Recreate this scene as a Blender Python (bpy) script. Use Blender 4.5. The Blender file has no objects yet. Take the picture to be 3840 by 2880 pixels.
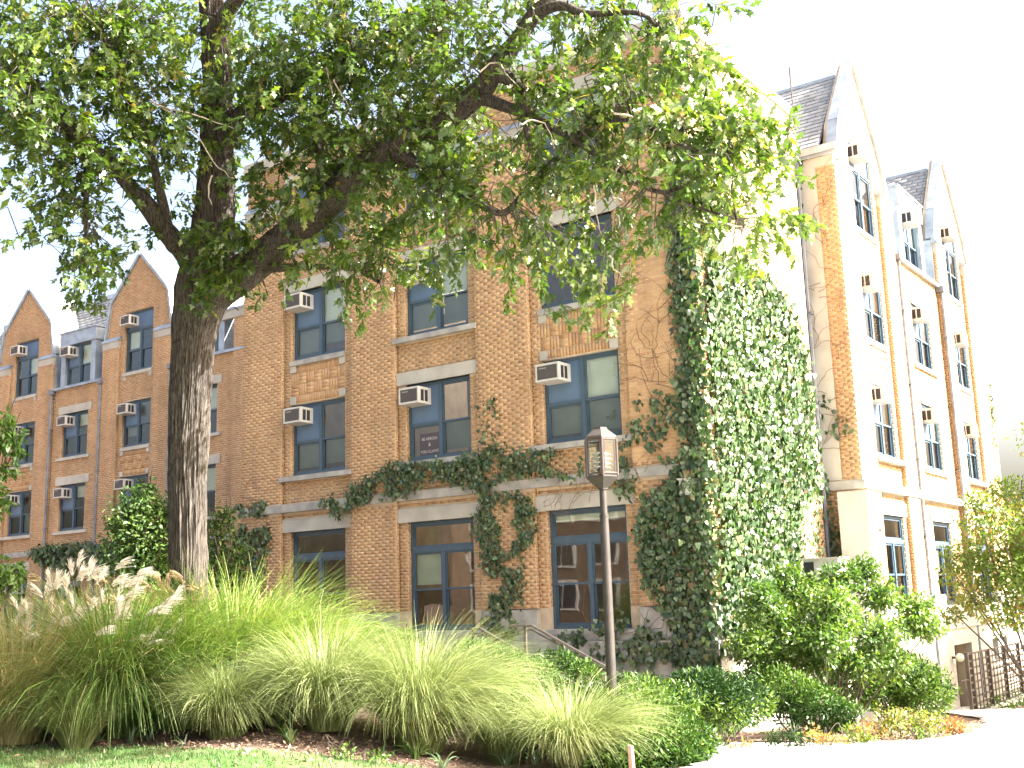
import bpy, math, random
import numpy as np
from mathutils import Matrix, Vector, noise
random.seed(7); rng = np.random.default_rng(7)
SC = bpy.context.scene
COL = SC.collection
# ------------------------------------------------------------------ camera
CAM = np.array([7.70587535, -19.15296186, 1.72922673])
YAW, PIT, ROL, FPX = math.radians(-35.39694692), math.radians(10.88699775), math.radians(-1.77163976), 4187.063
_f = np.array([math.sin(YAW)*math.cos(PIT), math.cos(YAW)*math.cos(PIT), math.sin(PIT)])
_r = np.array([math.cos(YAW), -math.sin(YAW), 0.0]); _u = np.cross(_r, _f)
RT = math.cos(ROL)*_r+math.sin(ROL)*_u; UP = -math.sin(ROL)*_r+math.cos(ROL)*_u; FW = _f
cd = bpy.data.cameras.new('camera'); cam = bpy.data.objects.new('camera', cd); COL.objects.link(cam)
cd.sensor_width = 36; cd.lens = 36*FPX/3840; cd.clip_end = 2000; cd.clip_start = .1
cam.matrix_world = Matrix(((RT[0], UP[0], -FW[0], CAM[0]), (RT[1], UP[1], -FW[1], CAM[1]), (RT[2], UP[2], -FW[2], CAM[2]), (0, 0, 0, 1)))
SC.camera = cam
# ------------------------------------------------------------------ sky, sun, exposure
SUN_EL, SUN_AZ = math.radians(36.5), math.radians(21)      # azimuth measured from +X towards +Y
sd = Vector((math.cos(SUN_EL)*math.cos(SUN_AZ), math.cos(SUN_EL)*math.sin(SUN_AZ), math.sin(SUN_EL)))
W = bpy.data.worlds.new('World'); SC.world = W; W.use_nodes = True
wn = W.node_tree; sky = wn.nodes.new('ShaderNodeTexSky'); sky.sky_type = 'NISHITA'; sky.sun_disc = False
sky.sun_elevation = SUN_EL; sky.sun_rotation = math.pi/2-SUN_AZ
sky.dust_density = 10.0; sky.air_density = 1.0; sky.ozone_density = 0.0
bg = wn.nodes['Background']; wn.links.new(sky.outputs[0], bg.inputs[0]); bg.inputs[1].default_value = 0.106
sl = bpy.data.lights.new('sun', 'SUN'); sl.energy = 5.0; sl.angle = math.radians(.5); sl.color = (1, .975, .93)
so = bpy.data.objects.new('sun', sl); COL.objects.link(so); so.rotation_euler = sd.to_track_quat('Z', 'Y').to_euler(); so.location = (10, 5, 30)
vs = SC.view_settings; vs.view_transform = 'Standard'; vs.look = 'None'; vs.gamma = 1; vs.use_curve_mapping = False
vs.exposure = 2.88
SC.cycles.max_bounces = 8; SC.cycles.transparent_max_bounces = 12; SC.cycles.sample_clamp_indirect = 6
SC.cycles.use_denoising = True

# ------------------------------------------------------------------ helpers
def at(u, v, d):
    return CAM+d*((u-1920)/FPX*RT-(v-1440)/FPX*UP+FW)
def ray(u, v): return (u-1920)/FPX*RT-(v-1440)/FPX*UP+FW
def on_plane(u, v, ax, val):
    d = ray(u, v); return CAM+d*((val-CAM[ax])/d[ax])
def smooth(a, b, x):
    t = np.clip((x-a)/(b-a), 0, 1); return t*t*(3-2*t)
def hgt(x, y):
    x = np.asarray(x, float); y = np.asarray(y, float)
    d = (x-CAM[0])*FW[0]+(y-CAM[1])*FW[1]
    zp = -.25-.074*np.clip(d-13, -14, 20)
    hl = .02+.36*smooth(-9.5, -5, y)
    k = smooth(-4.2, -1.2, x+.35*np.clip(-6.5-y, 0, 6)*-1.0)
    z = hl*(1-k)+zp*k
    far = smooth(20, 40, np.hypot(x+5, y))
    bump = .03*np.sin(x*1.3+y*.7)+.02*np.sin(x*2.9-y*2.1)
    return z*(1-far)+(-.6)*far+bump*(1-far)*(1-.8*k)
def ground(x, y): return float(hgt(x, y))
def on_ground(u, v):
    d = ray(u, v); t = 5.0
    while t < 80:
        p = CAM+d*t
        if p[2] < ground(p[0], p[1]): return p
        t += .05
    return CAM+d*40
def on_ground_many(u, v):
    u = np.asarray(u, float); v = np.asarray(v, float)
    D = (u-1920)[:, None]/FPX*RT-(v-1440)[:, None]/FPX*UP+FW; t = np.full(len(u), 5.0); hit = np.zeros(len(u), bool)
    for _ in range(1500):
        p = CAM+D*t[:, None]; hit |= p[:, 2] < hgt(p[:, 0], p[:, 1]); t = np.where(hit, t, t+.05)
        if hit.all(): break
    return CAM+D*t[:, None]
def vnoise(P, f=1.0, seed=0):
    P = np.asarray(P, float)*f+seed*7.3
    return (np.sin(P[:, 0]*1.9+1.3*np.sin(P[:, 1]*1.1+P[:, 2]))+np.sin(P[:, 1]*2.3+1.7*np.sin(P[:, 2]*1.4))+np.sin(P[:, 2]*2.1+1.1*np.sin(P[:, 0]*1.7+2)))/3
OBJ_N = {}
def link(name, me, mat=None, parent=None):
    o = bpy.data.objects.new(name, me); COL.objects.link(o)
    if mat is not None and me is not None and not me.materials:
        for m in (mat if isinstance(mat, (list, tuple)) else [mat]): me.materials.append(m)
    if parent is not None:
        o.parent = parent; o.matrix_parent_inverse = Matrix.Translation(-parent.location)
    return o
def tag(o, label, cat, group=None):
    o['label'] = label; o['category'] = cat
    if group: o['group'] = group
    return o
def empty(name, loc, label, cat, group=None):
    o = bpy.data.objects.new(name, None); o.location = loc; o.empty_display_size = .2; COL.objects.link(o)
    return tag(o, label, cat, group)
def np_mesh(name, V, F, tone=None, smoothit=False):
    V = np.asarray(V, np.float32); F = np.asarray(F, np.int32); n, k = F.shape
    me = bpy.data.meshes.new(name); me.vertices.add(len(V)); me.vertices.foreach_set('co', V.ravel())
    me.loops.add(n*k); me.loops.foreach_set('vertex_index', F.ravel())
    me.polygons.add(n); me.polygons.foreach_set('loop_start', np.arange(0, n*k, k, dtype=np.int32)); 
    try: me.polygons.foreach_set('loop_total', np.full(n, k, np.int32))
    except Exception: pass
    if tone is not None:
        a = me.attributes.new('tone', 'FLOAT', 'FACE'); a.data.foreach_set('value', np.asarray(tone, np.float32))
    me.update(calc_edges=True)
    if smoothit: me.polygons.foreach_set('use_smooth', np.ones(n, bool))
    return me
class MB:
    """collects boxes, tubes, polygons into one mesh"""
    def __init__(s): s.V = []; s.F = []
    def poly(s, pts):
        b = len(s.V); s.V += [tuple(p) for p in pts]; s.F.append(tuple(range(b, b+len(pts))))
    def hexa(s, p):   # 8 points bottom ring 0-3, top ring 4-7
        b = len(s.V); s.V += [tuple(q) for q in p]
        for f in ((0, 3, 2, 1), (4, 5, 6, 7), (0, 1, 5, 4), (1, 2, 6, 5), (2, 3, 7, 6), (3, 0, 4, 7)): s.F.append(tuple(b+i for i in f))
    def box(s, x0, x1, y0, y1, z0, z1):
        s.hexa([(x0, y0, z0), (x1, y0, z0), (x1, y1, z0), (x0, y1, z0), (x0, y0, z1), (x1, y0, z1), (x1, y1, z1), (x0, y1, z1)])
    def fbox(s, fr, s0, s1, n0, n1, z0, z1):
        s.hexa([fr.p(a, b, c) for a, b, c in ((s0, n1, z0), (s1, n1, z0), (s1, n0, z0), (s0, n0, z0), (s0, n1, z1), (s1, n1, z1), (s1, n0, z1), (s0, n0, z1))])
    def fprism(s, fr, poly, n0, n1):   # poly of (s,z), extruded n0..n1 (n1 outer)
        k = len(poly); b = len(s.V)
        s.V += [tuple(fr.p(a, n1, z)) for a, z in poly]+[tuple(fr.p(a, n0, z)) for a, z in poly]
        s.F.append(tuple(range(b, b+k))); s.F.append(tuple(b+k+i for i in reversed(range(k))))
        for i in range(k):
            j = (i+1) % k; s.F.append((b+i, b+k+i, b+k+j, b+j))
    def tube(s, pts, rad, n=8, cap=True):
        pts = [Vector(p) for p in pts]; rad = [rad]*len(pts) if not isinstance(rad, (list, tuple)) else rad
        b = len(s.V); ref = Vector((0, 0, 1))
        for i, p in enumerate(pts):
            t = (pts[min(i+1, len(pts)-1)]-pts[max(i-1, 0)]).normalized()
            if i == 0:
                a = t.cross(ref if abs(t.z) < .9 else Vector((1, 0, 0))).normalized()
            else: a = (a-t*a.dot(t)).normalized()
            c = t.cross(a)
            for j in range(n):
                w = 2*math.pi*j/n; s.V.append(tuple(p+(a*math.cos(w)+c*math.sin(w))*rad[i]))
        for i in range(len(pts)-1):
            for j in range(n):
                k = (j+1) % n; s.F.append((b+i*n+j, b+i*n+k, b+(i+1)*n+k, b+(i+1)*n+j))
        if cap:
            s.F.append(tuple(b+j for j in reversed(range(n)))); s.F.append(tuple(b+(len(pts)-1)*n+j for j in range(n)))
    def lathe(s, c, prof, n=16, ang=0.0):
        b = len(s.V)
        for r, z in prof:
            for j in range(n):
                w = 2*math.pi*j/n+ang; s.V.append((c[0]+r*math.cos(w), c[1]+r*math.sin(w), c[2]+z))
        for i in range(len(prof)-1):
            for j in range(n):
                k = (j+1) % n; s.F.append((b+i*n+j, b+i*n+k, b+(i+1)*n+k, b+(i+1)*n+j))
    def mesh(s, name, sm=False):
        me = bpy.data.meshes.new(name); me.from_pydata(s.V, [], s.F); me.update()
        if sm: me.polygons.foreach_set('use_smooth', [True]*len(me.polygons))
        return me
    def build(s, name, mat, parent=None, sm=False, kind=None):
        o = link(name, s.mesh(name, sm), mat, parent)
        if kind: o['kind'] = kind
        return o
class Frame:
    def __init__(s, O, S, N, Z=(0, 0, 1)):
        s.O, s.S, s.N, s.Z = (np.array(q, float) for q in (O, S, N, Z))
    def p(s, a, n, z): return s.O+a*s.S+n*s.N+z*s.Z
    def P(s, A): return s.O+np.outer(A[:, 0], s.S)+np.outer(A[:, 1], s.N)+np.outer(A[:, 2], s.Z)

# ------------------------------------------------------------------ materials
def nodes(name):
    m = bpy.data.materials.new(name); m.use_nodes = True; return m, m.node_tree, m.node_tree.nodes, m.node_tree.links
def bsdf_mat(name, col, rough=.6, metal=0, spec=.4, noise_amt=.12, scale=4, bump=.0, bscale=30, col2=None):
    m, t, N, L = nodes(name); b = N['Principled BSDF']
    b.inputs['Roughness'].default_value = rough; b.inputs['Metallic'].default_value = metal; b.inputs['Specular IOR Level'].default_value = spec
    tc = N.new('ShaderNodeTexCoord'); nz = N.new('ShaderNodeTexNoise'); nz.inputs['Scale'].default_value = scale; nz.inputs['Detail'].default_value = 6
    L.new(tc.outputs['Object'], nz.inputs['Vector'])
    mx = N.new('ShaderNodeMix'); mx.data_type = 'RGBA'
    c2 = col2 or tuple(c*(1-2.2*noise_amt) for c in col)
    c1 = col if col2 else tuple(min(1, c*(1+noise_amt)) for c in col)
    mx.inputs[6].default_value = (*c1, 1); mx.inputs[7].default_value = (*c2, 1)
    cr = N.new('ShaderNodeMapRange'); cr.inputs[1].default_value = .35; cr.inputs[2].default_value = .68
    L.new(nz.outputs[0], cr.inputs[0]); L.new(cr.outputs[0], mx.inputs[0]); L.new(mx.outputs[2], b.inputs['Base Color'])
    if bump:
        n2 = N.new('ShaderNodeTexNoise'); n2.inputs['Scale'].default_value = bscale; n2.inputs['Detail'].default_value = 8
        L.new(tc.outputs['Object'], n2.inputs['Vector'])
        bp = N.new('ShaderNodeBump'); bp.inputs['Strength'].default_value = bump; bp.inputs['Distance'].default_value = .02
        L.new(n2.outputs[0], bp.inputs['Height']); L.new(bp.outputs[0], b.inputs['Normal'])
    return m
def tone_mat(name, stops, rough=.85, bump=.3, bscale=60, blotch=None):
    """colour by per-piece tone attribute plus the object's own random value"""
    m, t, N, L = nodes(name); b = N['Principled BSDF']; b.inputs['Roughness'].default_value = rough; b.inputs['Specular IOR Level'].default_value = .25
    at_ = N.new('ShaderNodeAttribute'); at_.attribute_name = 'tone'; oi = N.new('ShaderNodeObjectInfo')
    ad = N.new('ShaderNodeMath'); ad.operation = 'ADD'; L.new(at_.outputs['Fac'], ad.inputs[0]); L.new(oi.outputs['Random'], ad.inputs[1])
    fr = N.new('ShaderNodeMath'); fr.operation = 'FRACT'; L.new(ad.outputs[0], fr.inputs[0])
    cr = N.new('ShaderNodeValToRGB'); e = cr.color_ramp.elements
    while len(e) < len(stops): e.new(.5)
    for i, (p, c) in enumerate(stops): e[i].position = p; e[i].color = (*c, 1)
    L.new(fr.outputs[0], cr.inputs[0])
    tc = N.new('ShaderNodeNewGeometry'); nz = N.new('ShaderNodeTexNoise'); nz.inputs['Scale'].default_value = .55; nz.inputs['Detail'].default_value = 7
    L.new(tc.outputs['Position'], nz.inputs['Vector'])
    mr = N.new('ShaderNodeMapRange'); mr.inputs[1].default_value = .3; mr.inputs[2].default_value = .7; mr.inputs[3].default_value = .82; mr.inputs[4].default_value = 1.12
    L.new(nz.outputs[0], mr.inputs[0])
    n2 = N.new('ShaderNodeTexNoise'); n2.inputs['Scale'].default_value = bscale; n2.inputs['Detail'].default_value = 5; L.new(tc.outputs['Position'], n2.inputs['Vector'])
    m2 = N.new('ShaderNodeMapRange'); m2.inputs[1].default_value = .3; m2.inputs[2].default_value = .7; m2.inputs[3].default_value = .85; m2.inputs[4].default_value = 1.12
    L.new(n2.outputs[0], m2.inputs[0])
    mps = N.new('ShaderNodeMapping'); mps.inputs['Scale'].default_value = (2.6, 2.6, .22); L.new(tc.outputs['Position'], mps.inputs[0])
    n3 = N.new('ShaderNodeTexNoise'); n3.inputs['Scale'].default_value = 1; n3.inputs['Detail'].default_value = 6; L.new(mps.outputs[0], n3.inputs['Vector'])
    m3 = N.new('ShaderNodeMapRange'); m3.inputs[1].default_value = .35; m3.inputs[2].default_value = .6; m3.inputs[3].default_value = .86; m3.inputs[4].default_value = 1.06; L.new(n3.outputs[0], m3.inputs[0])
    m4 = N.new('ShaderNodeMath'); m4.operation = 'MULTIPLY'; L.new(mr.outputs[0], m4.inputs[0]); L.new(m3.outputs[0], m4.inputs[1])
    mm = N.new('ShaderNodeMath'); mm.operation = 'MULTIPLY'; L.new(m4.outputs[0], mm.inputs[0]); L.new(m2.outputs[0], mm.inputs[1])
    vm = N.new('ShaderNodeVectorMath'); vm.operation = 'SCALE'; L.new(cr.outputs[0], vm.inputs[0]); L.new(mm.outputs[0], vm.inputs['Scale'])
    L.new(vm.outputs[0], b.inputs['Base Color'])
    bp = N.new('ShaderNodeBump'); bp.inputs['Strength'].default_value = bump; bp.inputs['Distance'].default_value = .01
    L.new(n2.outputs[0], bp.inputs['Height']); L.new(bp.outputs[0], b.inputs['Normal'])
    return m
def leaf_mat(name, stops, trans=.45, gloss=.12, rough=.45, tcol=(1.25, 1.35, .55)):
    m, t, N, L = nodes(name); N.remove(N['Principled BSDF']); out = N['Material Output']
    at_ = N.new('ShaderNodeAttribute'); at_.attribute_name = 'tone'; oi = N.new('ShaderNodeObjectInfo')
    ad = N.new('ShaderNodeMath'); ad.operation = 'ADD'; L.new(at_.outputs['Fac'], ad.inputs[0]); L.new(oi.outputs['Random'], ad.inputs[1])
    fr = N.new('ShaderNodeMath'); fr.operation = 'FRACT'; L.new(ad.outputs[0], fr.inputs[0])
    cr = N.new('ShaderNodeValToRGB'); e = cr.color_ramp.elements
    while len(e) < len(stops): e.new(.5)
    for i, (p, c) in enumerate(stops): e[i].position = p; e[i].color = (*c, 1)
    L.new(fr.outputs[0], cr.inputs[0])
    d = N.new('ShaderNodeBsdfDiffuse'); L.new(cr.outputs[0], d.inputs[0])
    tr = N.new('ShaderNodeBsdfTranslucent'); vm = N.new('ShaderNodeVectorMath'); vm.operation = 'MULTIPLY'; vm.inputs[1].default_value = tcol
    L.new(cr.outputs[0], vm.inputs[0]); L.new(vm.outputs[0], tr.inputs[0])
    m1 = N.new('ShaderNodeMixShader'); m1.inputs[0].default_value = trans; L.new(d.outputs[0], m1.inputs[1]); L.new(tr.outputs[0], m1.inputs[2])
    g = N.new('ShaderNodeBsdfGlossy'); g.inputs['Roughness'].default_value = rough; g.inputs[0].default_value = (.85, .9, .8, 1)
    m2 = N.new('ShaderNodeMixShader'); m2.inputs[0].default_value = gloss
    L.new(m1.outputs[0], m2.inputs[1]); L.new(g.outputs[0], m2.inputs[2]); L.new(m2.outputs[0], out.inputs[0])
    return m
def glass_mat(name, tint=.75, ior=1.7):
    m, t, N, L = nodes(name); N.remove(N['Principled BSDF']); out = N['Material Output']
    tr = N.new('ShaderNodeBsdfTransparent'); tr.inputs[0].default_value = (tint*.92, tint, tint*.97, 1)
    g = N.new('ShaderNodeBsdfGlossy'); g.inputs['Roughness'].default_value = .015
    tc = N.new('ShaderNodeNewGeometry'); nz = N.new('ShaderNodeTexNoise'); nz.inputs['Scale'].default_value = 1.3; L.new(tc.outputs['Position'], nz.inputs['Vector'])
    bp = N.new('ShaderNodeBump'); bp.inputs['Strength'].default_value = .05; bp.inputs['Distance'].default_value = .03; L.new(nz.outputs[0], bp.inputs['Height']); L.new(bp.outputs[0], g.inputs['Normal'])
    lw = N.new('ShaderNodeLayerWeight'); pw = N.new('ShaderNodeMath'); pw.operation = 'POWER'; pw.inputs[1].default_value = 3.8; L.new(lw.outputs['Facing'], pw.inputs[0]); f = N.new('ShaderNodeMapRange'); f.inputs[3].default_value = .085; f.inputs[4].default_value = .85; L.new(pw.outputs[0], f.inputs[0])
    mx = N.new('ShaderNodeMixShader'); L.new(f.outputs[0], mx.inputs[0]); L.new(tr.outputs[0], mx.inputs[1]); L.new(g.outputs[0], mx.inputs[2]); L.new(mx.outputs[0], out.inputs[0])
    return m
def bark_mat(name, c1, c2, sc=1.0):
    m, t, N, L = nodes(name); b = N['Principled BSDF']; b.inputs['Roughness'].default_value = .95; b.inputs['Specular IOR Level'].default_value = .15
    tc = N.new('ShaderNodeTexCoord'); mp = N.new('ShaderNodeMapping'); mp.inputs['Scale'].default_value = (38*sc, 38*sc, 3.4*sc); L.new(tc.outputs['Object'], mp.inputs[0])
    nz = N.new('ShaderNodeTexNoise'); nz.inputs['Scale'].default_value = 1; nz.inputs['Detail'].default_value = 9; nz.inputs['Roughness'].default_value = .65; L.new(mp.outputs[0], nz.inputs['Vector'])
    cr = N.new('ShaderNodeMapRange'); cr.inputs[1].default_value = .36; cr.inputs[2].default_value = .64; L.new(nz.outputs[0], cr.inputs[0])
    mx = N.new('ShaderNodeMix'); mx.data_type = 'RGBA'; mx.inputs[6].default_value = (*c1, 1); mx.inputs[7].default_value = (*c2, 1)
    L.new(cr.outputs[0], mx.inputs[0]); L.new(mx.outputs[2], b.inputs['Base Color'])
    bp = N.new('ShaderNodeBump'); bp.inputs['Strength'].default_value = .8; bp.inputs['Distance'].default_value = .03; L.new(nz.outputs[0], bp.inputs['Height']); L.new(bp.outputs[0], b.inputs['Normal'])
    return m
def ground_mat(name, c1, c2, c3, s1=9, s2=.8, bump=.5):
    m, t, N, L = nodes(name); b = N['Principled BSDF']; b.inputs['Roughness'].default_value = .95; b.inputs['Specular IOR Level'].default_value = .1
    g = N.new('ShaderNodeNewGeometry')
    a = N.new('ShaderNodeTexNoise'); a.inputs['Scale'].default_value = s1; a.inputs['Detail'].default_value = 10; a.inputs['Roughness'].default_value = .7; L.new(g.outputs['Position'], a.inputs['Vector'])
    c = N.new('ShaderNodeTexNoise'); c.inputs['Scale'].default_value = s2; c.inputs['Detail'].default_value = 4; L.new(g.outputs['Position'], c.inputs['Vector'])
    r1 = N.new('ShaderNodeMapRange'); r1.inputs[1].default_value = .38; r1.inputs[2].default_value = .62; L.new(a.outputs[0], r1.inputs[0])
    r2 = N.new('ShaderNodeMapRange'); r2.inputs[1].default_value = .4; r2.inputs[2].default_value = .65; L.new(c.outputs[0], r2.inputs[0])
    m1 = N.new('ShaderNodeMix'); m1.data_type = 'RGBA'; m1.inputs[6].default_value = (*c1, 1); m1.inputs[7].default_value = (*c2, 1); L.new(r1.outputs[0], m1.inputs[0])
    m2 = N.new('ShaderNodeMix'); m2.data_type = 'RGBA'; L.new(m1.outputs[2], m2.inputs[6]); m2.inputs[7].default_value = (*c3, 1)
    k = N.new('ShaderNodeMath'); k.operation = 'MULTIPLY'; k.inputs[1].default_value = .6; L.new(r2.outputs[0], k.inputs[0]); L.new(k.outputs[0], m2.inputs[0])
    L.new(m2.outputs[2], b.inputs['Base Color'])
    bp = N.new('ShaderNodeBump'); bp.inputs['Strength'].default_value = bump; bp.inputs['Distance'].default_value = .03; L.new(a.outputs[0], bp.inputs['Height']); L.new(bp.outputs[0], b.inputs['Normal'])
    return m
M = {}
M['brick'] = tone_mat('tan_brick', [(0, (.435, .27, .135)), (.2, (.47, .30, .155)), (.4, (.42, .25, .12)), (.58, (.49, .32, .168)), (.75, (.45, .28, .142)), (.9, (.38, .215, .108)), (1, (.455, .295, .165))])
M['mortar'] = bsdf_mat('mortar', (.50, .40, .285), .95, noise_amt=.08, scale=3, bump=.3)
M['stone'] = bsdf_mat('limestone', (.42, .40, .34), .9, noise_amt=.09, scale=1.7, bump=.25, bscale=25)
M['stone2'] = bsdf_mat('weathered_limestone', (.40, .385, .34), .9, scale=2.5, col2=(.22, .215, .20), bump=.3, bscale=22)
M['frame'] = bsdf_mat('blue_grey_paint', (.050, .085, .118), .45, noise_amt=.05)
M['panel'] = bsdf_mat('blue_panel', (.085, .145, .23), .5, noise_amt=.06, scale=1.5)
M['frame2'] = M['frame']
M['glass'] = glass_mat('window_glass', .82, 1.7)
M['screen'] = glass_mat('screened_glass', .42, 1.4)
M['blind'] = bsdf_mat('blind_fabric', (.62, .64, .53), .9, noise_amt=.05, scale=2)
M['metal'] = bsdf_mat('zinc_flashing', (.32, .365, .41), .45, metal=.35, noise_amt=.12, scale=2.5)
M['pipe'] = bsdf_mat('grey_downspout', (.19, .20, .225), .55, metal=.2, noise_amt=.12, scale=3)
M['slate'] = tone_mat('roof_slate', [(0, (.22, .23, .24)), (.3, (.31, .32, .33)), (.55, (.25, .265, .29)), (.8, (.35, .35, .345)), (1, (.19, .205, .23))], rough=.8, bump=.3, bscale=30)
M['under'] = bsdf_mat('roof_underlay', (.06, .06, .07), .9)
M['white'] = bsdf_mat('white_casing', (.50, .49, .455), .5, noise_amt=.04, scale=3)
M['grille'] = bsdf_mat('dark_grille', (.095, .09, .085), .7, noise_amt=.1, scale=20)
M['slot'] = bsdf_mat('vent_slots', (.03, .03, .035), .8)
M['dark'] = bsdf_mat('dark_interior', (.05, .045, .04), .95)
M['bark'] = bark_mat('oak_bark', (.018, .015, .013), (.105, .09, .076))
M['twig'] = bsdf_mat('twig_bark', (.075, .058, .045), .9, scale=6)
M['dtwig'] = bsdf_mat('dead_twig', (.42, .36, .30), .9, scale=6)
M['vine'] = bsdf_mat('vine_stem', (.15, .095, .06), .9, scale=6)
M['oak'] = leaf_mat('oak_leaf', [(0, (.036, .070, .011)), (.3, (.054, .096, .014)), (.6, (.080, .132, .018)), (.9, (.125, .18, .024)), (.985, (.18, .21, .03)), (1, (.26, .16, .05))], gloss=.06, rough=.34)
M['ivy'] = leaf_mat('ivy_leaf', [(0, (.012, .034, .010)), (.35, (.024, .060, .016)), (.7, (.050, .100, .030)), (.95, (.10, .155, .055)), (1, (.18, .10, .05))], trans=.22, gloss=.07, rough=.42)
M['dog'] = leaf_mat('shrub_leaf', [(0, (.04, .085, .014)), (.4, (.065, .13, .02)), (.8, (.10, .185, .026)), (1, (.16, .21, .04))], trans=.4, gloss=.04)
M['darkleaf'] = leaf_mat('dark_leaf', [(0, (.03, .065, .016)), (.5, (.055, .105, .022)), (1, (.10, .165, .035))], trans=.4, gloss=.03)
M['yew'] = leaf_mat('yew_leaf', [(0, (.010, .030, .008)), (.45, (.020, .050, .010)), (.7, (.045, .095, .014)), (1, (.12, .19, .03))], trans=.2, gloss=.02)
M['autumn'] = leaf_mat('autumn_leaf', [(0, (.09, .145, .025)), (.5, (.14, .20, .03)), (.85, (.20, .235, .045)), (.97, (.27, .19, .05)), (1, (.30, .12, .04))], trans=.45, gloss=.04)
M['orange'] = leaf_mat('orange_leaf', [(0, (.12, .16, .04)), (.35, (.30, .12, .04)), (.7, (.42, .13, .04)), (1, (.20, .22, .05))], trans=.4, gloss=.04)
M['fine'] = leaf_mat('fine_grass', [(0, (.09, .125, .035)), (.4, (.17, .215, .07)), (.75, (.27, .32, .12)), (1, (.44, .46, .25))], trans=.33, gloss=.04, tcol=(1.1, 1.15, .85))
M['misc'] = leaf_mat('plume_grass_blades', [(0, (.045, .10, .02)), (.4, (.075, .155, .03)), (.8, (.13, .22, .045)), (1, (.30, .32, .14))], trans=.35, gloss=.06, tcol=(1.15, 1.2, .6))
M['bright'] = leaf_mat('bright_grass_blades', [(0, (.10, .17, .03)), (.5, (.17, .26, .05)), (.85, (.26, .32, .08)), (1, (.40, .33, .18))], trans=.38, gloss=.05, tcol=(1.1, 1.15, .6))
M['dry'] = leaf_mat('dry_grass_blades', [(0, (.22, .22, .08)), (.4, (.36, .30, .14)), (.8, (.46, .36, .20)), (1, (.25, .30, .09))], trans=.35, gloss=.04, tcol=(1.1, 1.1, .9))
M['plume'] = leaf_mat('silver_plume', [(0, (.68, .62, .54)), (.4, (.82, .78, .70)), (1, (.90, .87, .81))], trans=.45, gloss=.02, tcol=(1.05, 1.0, .95))
M['plume2'] = leaf_mat('tan_plume', [(0, (.34, .24, .17)), (.5, (.50, .36, .24)), (1, (.62, .48, .30))], trans=.4, gloss=.02, tcol=(1.05, 1.0, .95))
M['hosta'] = leaf_mat('iris_leaf', [(0, (.12, .22, .12)), (.6, (.20, .32, .17)), (1, (.45, .50, .32))], trans=.3, gloss=.1, tcol=(1.1, 1.2, .8))
M['lawnblade'] = leaf_mat('lawn_blade', [(0, (.032, .08, .02)), (.5, (.055, .125, .028)), (1, (.12, .17, .06))], trans=.3, gloss=.03, tcol=(1.1, 1.2, .7))
M['mulchchip'] = tone_mat('mulch_chip', [(0, (.20, .13, .09)), (.4, (.33, .23, .165)), (.7, (.44, .32, .24)), (1, (.16, .10, .07))], bump=.1)
M['soil'] = ground_mat('mulch_ground', (.14, .095, .07), (.26, .185, .14), (.09, .065, .05))
M['lawn'] = ground_mat('lawn_ground', (.04, .08, .022), (.07, .115, .035), (.15, .12, .08), s1=14, s2=1.1)
M['path'] = ground_mat('concrete_path', (.62, .60, .56), (.68, .66, .61), (.55, .53, .50), s1=25, s2=.5, bump=.1)
M['post'] = bsdf_mat('bronze_grey_paint', (.036, .031, .028), .5, metal=.2, noise_amt=.12, scale=6)
M['lantern'] = bsdf_mat('bronze_lantern', (.075, .06, .053), .45, metal=.25, noise_amt=.08, scale=6)
M['chrome'] = bsdf_mat('silver_louvre', (.85, .84, .80), .3, metal=.5, noise_amt=.03)
M['rail'] = bsdf_mat('brown_rail_paint', (.075, .062, .052), .45, metal=.3, noise_amt=.1)
M['fence'] = bsdf_mat('tan_fence_paint', (.10, .08, .065), .5, metal=.2, noise_amt=.1)
M['concrete'] = bsdf_mat('concrete', (.42, .40, .36), .9, noise_amt=.1, scale=2, bump=.2)
M['wood'] = bsdf_mat('stake_wood', (.45, .30, .22), .85, noise_amt=.15, scale=8)
M['globe'] = bsdf_mat('globe_glass', (.72, .74, .55), .3, noise_amt=.02)
M['sign'] = bsdf_mat('maroon_paper', (.28, .06, .055), .8, noise_amt=.05)
M['letter'] = bsdf_mat('white_print', (.48, .44, .42), .8, noise_amt=.02)

# ------------------------------------------------------------------ ground, lawn, path
def sheet(name, poly_px, mat, off, step=.22):
    """a sheet following the terrain, bounded by a polygon of ground points"""
    P = np.array(poly_px, float); x0, y0 = P.min(0); x1, y1 = P.max(0)
    xs = np.arange(x0, x1+step, step); ys = np.arange(y0, y1+step, step)
    X, Y = np.meshgrid(xs, ys, indexing='ij')
    def inside(X, Y):
        c = np.zeros(X.shape, bool); n = len(P); j = n-1
        for i in range(n):
            xi, yi = P[i]; xj, yj = P[j]
            c ^= ((yi > Y) != (yj > Y)) & (X < (xj-xi)*(Y-yi)/((yj-yi) if yj != yi else 1e-9)+xi); j = i
        return c
    keep = inside(X[:-1, :-1]+step/2, Y[:-1, :-1]+step/2)
    idx = np.arange(X.size).reshape(X.shape)
    a = idx[:-1, :-1][keep]; b = idx[1:, :-1][keep]; c = idx[1:, 1:][keep]; d = idx[:-1, 1:][keep]
    V = np.stack([X.ravel(), Y.ravel(), hgt(X, Y).ravel()+off], 1); F = np.stack([a, b, c, d], 1)
    used = np.unique(F); mp = np.full(len(V), -1); mp[used] = np.arange(len(used))
    o = link(name, np_mesh(name, V[used], mp[F], smoothit=True), mat); o['kind'] = 'structure'; return o
g1 = np.concatenate([np.linspace(-600, -50, 12), np.arange(-44, 24, .7), np.linspace(30, 600, 12)])
g2 = np.concatenate([np.linspace(-600, -60, 12), np.arange(-40, 30, .7), np.linspace(36, 600, 12)])
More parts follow.
